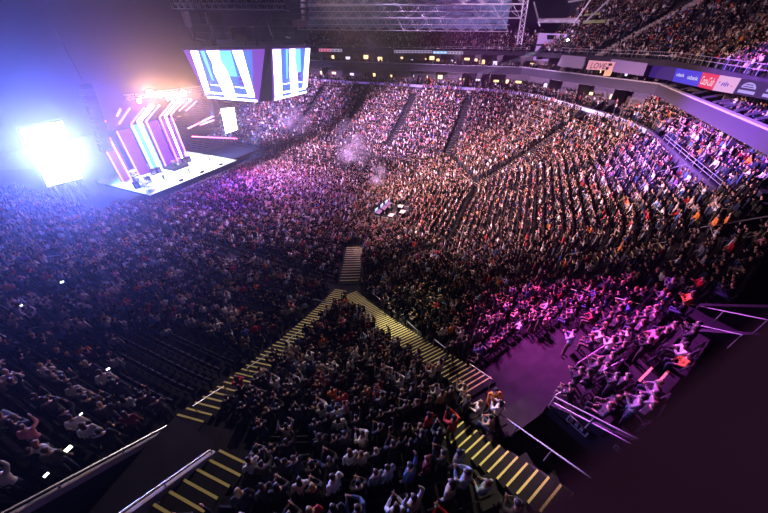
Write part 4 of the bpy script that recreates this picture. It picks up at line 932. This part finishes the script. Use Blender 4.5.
tag(MB().tube(hit(323,459), hit(323,459)+Vector((0,0,2.3)), .03, .03, 8).build('camera_pole', M['steel']), 'thin pale upright pole standing in the corner block', 'pole')
# ------------------------------------------------------------------ choose the 300 nearest in the picture
def in_frame(p, m=6):
    xy = proj(p)
    if xy is None: return False
    x, y = xy
    if not (-m < x < 768+m and -m < y < 513+m+6): return False
    return not (x > 562 and y > 513-(x-560)*.88+18)
dist = [(Vector(p[:3])-CAM).length for p in people]
vis = [in_frame((p[0], p[1], p[2]+1.2)) for p in people]
order = sorted([i for i in range(len(people)) if vis[i] and i not in SING], key=lambda i: dist[i])
NEAR = SING+order[:300-len(SING)]; near = set(NEAR)
PROTO = {}
def proto(kind, lng):
    if (kind, lng) not in PROTO: PROTO[kind, lng] = person_meshes(kind, lng)
    return PROTO[kind, lng]
def child(name, me, parent, col):
    o = bpy.data.objects.new(name, me); COL.objects.link(o); o.parent = parent; o.color = (*col, 1); return o
HT = [h[0] for h in HAIRS]
STAIR_R = (Vector((51,-23.8)), Vector((64.3,-34))); STAIR_L = (Vector((50.15,-23.6)), Vector((52.3,-40.4)))
def side(p, AB): e = AB[1]-AB[0]; d = p-AB[0]; return e.x*d.y-e.y*d.x
def dline(p, AB): e = (AB[1]-AB[0]).normalized(); d = p-AB[0]; return abs(e.x*d.y-e.y*d.x)
groups = {}
for i in NEAR:
    p = Vector(people[i][:2]); info = people[i][10]
    if info and info[0] == 'bowl':
        sL, sR = side(p, STAIR_L), side(p, STAIR_R)
        if sR > 0: blk, ab, st = 'block beyond the right stair', STAIR_R, 'right stair'
        elif sL < 0: blk, ab, st = 'block beyond the left stair', STAIR_L, 'left stair'
        else: blk, ab, st = 'corner block', STAIR_L, 'left stair'
        groups.setdefault((blk, info[2], st), []).append((dline(p, ab), i))
LAB = {}
WHERE = {'block beyond the right stair':'beyond right stair','block beyond the left stair':'beyond left stair','corner block':'inward from left stair'}
minrow = {}
for (blk, row, st), v in groups.items(): minrow[blk] = min(minrow.get(blk, 99), row)
for (blk, row, st), v in groups.items():
    for n, (d, i) in enumerate(sorted(v)):
        P = people[i]; top = NAMES[P[6]]
        LAB[i] = f'person in {top}, {POSE_TXT[P[4]]}, {ordn(row)} row up, {ordn(n+1)} {WHERE[blk]}'
for n, i in enumerate(NEAR):
    x, y, z, th, kind, sc, top, pn, sk, hr, info = people[i]
    lng = (n*7+hr) % 5 < 2; body, tm, pm, hm = proto(kind, lng)
    o = bpy.data.objects.new('person', body); COL.objects.link(o); o.location = (x, y, z+.0); o.rotation_euler = (0,0,th); o.scale = (sc,)*3; o.color = (*SKINS[sk], 1)
    lab = info[1] if info[0] == 'single' else LAB.get(i, 'person standing on the floor in %s' % NAMES[top])
    tag(o, lab, 'person', 'people on the stage' if 'stage' in lab else 'people in the nearest rows')
    child('jacket', tm, o, TOPS[top][1]); child('trousers', pm, o, PANTS[pn]); child('hair', hm, o, HAIRS[hr][1])
# ------------------------------------------------------------------ the rest of the crowd, one object
def build_crowd(idx):
    buckets = {}
    for i in idx:
        lod = 1 if dist[i] < 46 else 2; buckets.setdefault((people[i][4], lod), []).append(i)
    VS, FS, CS, off = [], [], [], 0
    for (kind, lod), ids in buckets.items():
        v, f, rg = low_person(kind, lod); n = len(ids); nv = len(v)
        A = np.array([people[i][:4]+[people[i][5]] for i in ids], np.float32); c, s = np.cos(A[:,3]), np.sin(A[:,3]); sc = A[:,4]
        X = (v[None,:,0]*c[:,None]-v[None,:,1]*s[:,None])*sc[:,None]+A[:,0:1]; Y = (v[None,:,0]*s[:,None]+v[None,:,1]*c[:,None])*sc[:,None]+A[:,1:2]; Z = v[None,:,2]*sc[:,None]+A[:,2:3]
        VS.append(np.stack([X, Y, Z], -1).reshape(-1, 3)); FS.append((f[None]+(np.arange(n)*nv)[:,None,None]+off).reshape(-1, 4)); off += n*nv
        pal = np.array([[SKINS[people[i][8]], HAIRS[people[i][9]][1], TOPS[people[i][6]][1], PANTS[people[i][7]], (.03,.03,.03)] for i in ids], np.float32)
        col = pal[:, rg, :].reshape(-1, 3); CS.append(np.concatenate([col, np.ones((len(col),1), np.float32)], 1))
    VS, FS, CS = np.concatenate(VS), np.concatenate(FS).astype(np.int32), np.concatenate(CS)
    me = bpy.data.meshes.new('crowd'); me.vertices.add(len(VS)); me.vertices.foreach_set('co', VS.ravel()); nf = len(FS)
    me.loops.add(nf*4); me.loops.foreach_set('vertex_index', FS.ravel()); me.polygons.add(nf); me.polygons.foreach_set('loop_start', np.arange(nf, dtype=np.int32)*4)
    at_ = me.attributes.new('person_color', 'FLOAT_COLOR', 'FACE'); at_.data.foreach_set('color', CS.astype(np.float32).ravel())
    me.polygons.foreach_set('use_smooth', np.ones(nf, bool)); me.update(calc_edges=True); me.materials.append(M['crowd'])
    o = bpy.data.objects.new('crowd', me); COL.objects.link(o); print('CROWD', len(idx), nf)
    return tag(o, 'packed concert audience filling the floor, the far stands and the upper decks', 'crowd', kind='stuff')
build_crowd([i for i in range(len(people)) if i not in near and people[i][10][0] != 'none'])
# ------------------------------------------------------------------ seats
def seat_parts():
    b = MB(); b.loft([[(-.23,-.24+y,.42+z),(.23,-.24+y,.42+z),(.23,-.2+y,.42+z),(-.23,-.2+y,.42+z)] for y, z in ((0,0),(-.04,.2),(-.09,.42))])
    p = MB().obox((-.21,-.17,.44), (.42,0,0), (0,.11,.38), (0,-.06,.02))
    arms = [MB().box((s-.025,-.22,.6), (s+.025,.12,.64)) for s in (-.25,.25)]
    leg = MB().box((-.03,-.24,0), (.03,-.16,.46))
    return b.mesh('seat_back', [M['seat']]), p.mesh('seat_pan', [M['seat_fab']]), [a.mesh('armrest', [M['black']]) for a in arms], leg.mesh('leg', [M['blackmetal']])
sb, spn, sarm, sleg = seat_parts()
occ = {}
for P in people:
    if P[10] and P[10][0] == 'bowl': occ[(P[10][1], P[10][2], P[10][3])] = 1
free = [s for s in seat_spots if (s[6], s[4], s[5]) not in occ and in_frame((s[0], s[1], s[2]+.6), 0)]
free.sort(key=lambda s: (Vector(s[:3])-CAM).length)
IND = [s for s in free if (Vector(s[:3])-CAM).length < 34][:190]
ind = {(s[6], s[4], s[5]) for s in IND}
sg = {}
for s in IND:
    p = Vector(s[:2]); sL, sR = side(p, STAIR_L), side(p, STAIR_R)
    blk, ab, st = ('block beyond the right stair', STAIR_R, 'right stair') if sR > 0 else (('block beyond the left stair', STAIR_L, 'left stair') if sL < 0 else ('corner block', STAIR_L, 'left stair'))
    sg.setdefault((blk, s[4], st), []).append((dline(p, ab), s))
for (blk, row, st), v in sg.items():
    for n, (d, s) in enumerate(sorted(v, key=lambda q: q[0])):
        x, y, z, nrm = s[:4]; th = math.atan2(nrm.x, -nrm.y)
        e = thing('arena_seat', f'empty black folding seat, {ordn(row)} row up, {ordn(n+1)} empty one {WHERE[blk]}', 'seat', (x, y, z), 'empty folding seats'); e.rotation_euler = (0,0,th)
        for nm, me in (('backrest', sb), ('seat_pan', spn), ('armrest', sarm[0]), ('armrest', sarm[1]), ('leg', sleg)):
            o = bpy.data.objects.new(nm, me); COL.objects.link(o); o.parent = e
SV, SF = [], []
base_v = [(-.23,-.24,.42),(.23,-.24,.42),(.23,-.33,.84),(-.23,-.33,.84),(-.23,-.2,.42),(.23,-.2,.42),(.23,-.29,.84),(-.23,-.29,.84)]
for s in seat_spots:
    if (s[6], s[4], s[5]) in ind: continue
    x, y, z, nrm = s[:4]; th = math.atan2(nrm.x, -nrm.y); c, sn = math.cos(th), math.sin(th); b = len(SV)
    SV += [(x+u*c-v*sn, y+u*sn+v*c, z+w) for u, v, w in base_v]; SF += [(b,b+1,b+2,b+3),(b+7,b+6,b+5,b+4),(b+3,b+2,b+6,b+7),(b,b+3,b+7,b+4),(b+1,b+5,b+6,b+2)]
mb = MB(); mb.v, mb.f, mb.m = SV, SF, [0]*len(SF)
tag(mb.build('arena_seating', M['seat']), 'dark folding seats under and between the audience', 'seat', kind='stuff')
# ------------------------------------------------------------------ lit phones
M['phone_lit'] = mat('phone_screen_lit', (.8,.8,.8), .3, (.85,.92,1), 6); M['phone_grn'] = mat('phone_screen_green', (.7,.8,.6), .3, (.85,1,.6), 6)
for i, (x, y, w, lab, m) in enumerate(((68,449,.11,'bright greenish white phone screen in the dark lower left','phone_grn'),(46,475,.065,'small bluish lit phone screen lowest in the dark lower left','phone_lit'),(81,414,.05,'small white lit phone screen in the left rows','phone_lit'),(62,282,.10,'lit phone screen high in the left stand','phone_lit'),(21,306,.10,'lit phone screen near the left picture edge','phone_lit'),(257,408,.07,'tiny lit phone screen beside the left stair','phone_lit'),(108,369,.07,'tiny lit phone among the left rows','phone_lit'),(547,38,.1,'x','x'))):
    if m == 'x': continue
    p = hit(x, y, dz=1.35); d = (CAM-p).normalized(); u = d.cross(Vector((0,0,1))).normalized(); v = u.cross(d); t = thing('smartphone', lab, 'phone', tuple(p))
    MB().obox(p-u*w-v*w*.55, u*2*w, v*1.1*w, -d*.012).build('phone_body', M['black'], t); MB().obox(p-u*w*.92-v*w*.5+d*.002, u*1.84*w, v*w, -d*.001).build('phone_screen', M[m], t)
# ------------------------------------------------------------------ follow spot and its beam
sp = at(568,40,c=46.5); t = thing('follow_spot', 'blazing white follow spot at the corner of the upper deck', 'spotlight', tuple(sp))
M['spotlens'] = mat('follow_spot_lens', (1,1,1), .4, (.9,1,1), 90)
tgt = at(478,75,c=36); bd = (tgt-sp).normalized()
can = MB().tube(sp-bd*.9, sp-bd*.05, .22, .26, 12).build('lamp_can', M['blackmetal'], t); MB().ell(sp, (.2,.2,.2), 12, 8).build('lens', M['spotlens'], can, True); MB().tube(sp-Vector((0,0,1.3)), sp-bd*.5, .06, .06, 6).build('stand', M['blackmetal'], t)
lp = at(676,3,c=44); t = thing('ceiling_lamp', 'round white lamp hanging at the upper edge over the right upper deck', 'lamp', tuple(lp)); MB().ell(lp, (.4,.4,.4), 12, 8).build('globe', mat('white_globe', (.8,.8,.8), .4, (1,.9,1), 1.2), t, True); MB().tube(lp, lp+Vector((0,0,3)), .05, .05, 6).build('rod', M['blackmetal'], t)
# ------------------------------------------------------------------ volumes: light beam, smoke puffs
def vol(name, dens, col, aniso=.2, noise=None):
    m = bpy.data.materials.new(name); m.use_nodes = True; nt = m.node_tree; nt.nodes.remove(nt.nodes['Principled BSDF'])
    v = nt.nodes.new('ShaderNodeVolumeScatter'); v.inputs['Color'].default_value = (*col, 1); v.inputs['Density'].default_value = dens; v.inputs['Anisotropy'].default_value = aniso
    if noise:
        tc = nt.nodes.new('ShaderNodeTexCoord'); g = nt.nodes.new('ShaderNodeTexGradient'); g.gradient_type = 'SPHERICAL'; mp = nt.nodes.new('ShaderNodeMapping'); mp.inputs['Location'].default_value = (-1,-1,-1); mp.inputs['Scale'].default_value = (2,2,2)
        n = nt.nodes.new('ShaderNodeTexNoise'); n.inputs['Scale'].default_value = noise; n.inputs['Detail'].default_value = 3; r = nt.nodes.new('ShaderNodeMapRange'); r.inputs[1].default_value = .42; r.inputs[2].default_value = .72
        mu = nt.nodes.new('ShaderNodeMath'); mu.operation = 'MULTIPLY'; mu2 = nt.nodes.new('ShaderNodeMath'); mu2.operation = 'MULTIPLY'; mu2.inputs[1].default_value = dens
        nt.links.new(tc.outputs['Generated'], mp.inputs['Vector']); nt.links.new(mp.outputs[0], g.inputs['Vector']); nt.links.new(tc.outputs['Object'], n.inputs['Vector']); nt.links.new(n.outputs['Fac'], r.inputs[0])
        nt.links.new(g.outputs['Fac'], mu.inputs[0]); nt.links.new(r.outputs[0], mu.inputs[1]); nt.links.new(mu.outputs[0], mu2.inputs[0]); nt.links.new(mu2.outputs[0], v.inputs['Density'])
    nt.links.new(v.outputs[0], nt.nodes['Material Output'].inputs['Volume']); return m
L0 = (tgt-sp).length
tag(MB().tube(sp+bd*.5, sp+bd*L0, .2, .62, 16).build('light_beam', vol('beam_haze', .12, (.75,.95,1))), 'teal beam of haze lit by the follow spot', 'light beam', kind='stuff')
for i, (x, y, c, r, n, dn, lab) in enumerate(((292,122,25,(7.5,4,5.5),.3,.22,'pale smoke puff over the far stand left of the plume'),(352,152,15,(5,4,7.5),.35,.3,'violet smoke plume rising over the floor crowd'),(378,178,8,(2.2,2,5),.5,.5,'thin foot of the smoke plume near the mixing position'))):
    p = at(x, y, c=c); o = MB().ell((0,0,0), r, 20, 12).build('smoke', vol('smoke_vol', dn, (.95,.85,.95), .2, n)); o.location = p; tag(o, lab, 'smoke', kind='stuff')
# ------------------------------------------------------------------ lights
def look(o, tgt): o.rotation_euler = (Vector(tgt)-Vector(o.location)).to_track_quat('-Z', 'Y').to_euler()
def spot(name, loc, tgt, col, power, deg, blend=.6, r=.3, vs=None):
    l = bpy.data.lights.new(name, 'SPOT'); l.color = col; l.energy = power; l.spot_size = math.radians(deg); l.spot_blend = blend; l.shadow_soft_size = r
    o = bpy.data.objects.new(name, l); COL.objects.link(o); o.location = loc; look(o, tgt); return o
def area(name, loc, tgt, col, power, size):
    l = bpy.data.lights.new(name, 'AREA'); l.color = col; l.energy = power; l.size = size; o = bpy.data.objects.new(name, l); COL.objects.link(o); o.location = loc; look(o, tgt); return o
spot('stage_wash_lamp', (1,-1,17), (-4,-3,1.5), (.8,.86,1), 70000, 95)
spot('audience_wash_lamp', at(166,95,a=1.2), (46,16,3), (.8,.46,1), 460000, 84, .7)
spot('house_warm_lamp', (34,0,33), (61,6,6), (1,.58,.56), 300000, 84, .8)
spot('near_floor_fill', (34,2,33), (31,-20,2), (.85,.55,1), 80000, 58, .9)  # added fill for the rows outside the narrowed audience wash
spot('far_stand_lamp', (2,12,25), (2,34,5), (.62,.36,1), 180000, 68)
spot('far_stand_lamp', (36,12,25), (38,34,5), (.8,.46,1), 160000, 68)
spot('violet_floor_lamp', (18,0,15.6), (21,-4,0), (.3,.08,1), 130000, 112, .9)
spot('magenta_lamp', (48,-10,35), hit(560,328), (1,.06,.75), 250000, 19, .9)
spot('magenta_side_lamp', (50,-4,35), hit(640,370), (.8,.1,1), 300000, 22, .9)
spot('violet_end_lamp', (50,-6,33), (87,2,15), (.34,.1,1), 420000, 40, .8)
spot('corner_lamp', (44,0,35), (57,-33,9), (1,.8,.8), 36000, 44, .9)
spot('stair_spot', (50,-8,34), (59,-28,6), (1,.95,.6), 70000, 12, .8)
spot('stair_spot', (52,-8,35), hit(515,450), (1,.92,.55), 60000, 9, .8)  # added spot, keeps the nosings from turning orange under the magenta
spot('left_stand_lamp', at(143,98,a=1.2), (18,-34,4), (.55,.2,1), 95000, 70, .8)
spot('upper_deck_lamp', (40,10,36), (76,40,24), (.95,.6,.95), 60000, 60, .8)
spot('truss_lamp', (30,12,24), (30,36,29), (.5,.55,1), 2600, 120, .8)
spot('scoreboard_lamp', (10,-24,24), (20,0,27), (.6,.3,.8), 900, 90, .8)
spot('mixing_lamp', (47,-1,12), (46,-1,0), (.85,.9,1), 1300, 50, .6)
spot('pink_stage_front_lamp', (0,6,15), (11,3,0), (1,.1,.6), 120000, 18, .6)
spot('cyan_stage_lamp', (-3,-16,10), (-3,-10,2), (.2,.8,1), 12000, 80, .6); spot('blue_side_lamp', (-1,6,13), (-4,19,1), (.15,.3,1), 60000, 90, .6)
spot('follow_spot_lamp', sp+bd*.3, tgt, (.6,1,1), 900000, 5, .2, .1)
gl = at(57,152,a=-1.0)
spot('added_blue_bloom', gl, (63,-43,42), (.14,.2,1), 420000, 52, .5, .8)  # added spot in front of the left screen, imitates its lens bloom
spot('haze_warm_lamp', at(150,93,a=.8), (63,-43,30), (1,.5,.22), 24000, 60, .9, .4)
spot('haze_warm_lamp', at(183,93,a=.8), (63,-43,30), (1,.5,.22), 20000, 60, .9, .4)
spot('haze_violet_lamp', (-5,-8,13), (50,-40,40), (.26,.07,1), 26000, 80, .9, .8)
spot('parapet_fill', (60,-46,29), (63.4,-42.5,24.9), (.85,.4,1), 800, 60, .9)  # added fill that lifts the parapet out of black, no fixture there
w = bpy.data.worlds.new('World'); S.world = w; w.use_nodes = True; nt = w.node_tree
nt.nodes['Background'].inputs['Color'].default_value = (.10,.06,.16,1); nt.nodes['Background'].inputs['Strength'].default_value = .03
v = nt.nodes.new('ShaderNodeVolumeScatter'); v.inputs['Density'].default_value = .001; v.inputs['Anisotropy'].default_value = .88; v.inputs['Color'].default_value = (.9,.85,1,1)
nt.links.new(v.outputs[0], nt.nodes['World Output'].inputs['Volume'])
# ------------------------------------------------------------------ camera
cd = bpy.data.cameras.new('camera'); co = bpy.data.objects.new('camera', cd); COL.objects.link(co); S.camera = co
cd.sensor_width = 36; cd.lens = 36*FPX/768; cd.clip_start = .02; cd.clip_end = 400
co.location = CAM; co.rotation_euler = (math.radians(90-36.5), 0, math.asin(.3955))
cd.dof.use_dof = True; cd.dof.focus_distance = 40; cd.dof.aperture_fstop = 1.4
S.view_settings.view_transform = 'Standard'; S.view_settings.look = 'None'; S.view_settings.exposure = 0; S.view_settings.gamma = 1
S.cycles.use_denoising = True; S.cycles.max_bounces = 4; S.cycles.diffuse_bounces = 1; S.cycles.glossy_bounces = 1; S.cycles.volume_bounces = 0; S.cycles.transmission_bounces = 1; S.cycles.volume_step_rate = 2
S.cycles.sample_clamp_indirect = 3; S.cycles.use_light_tree = True
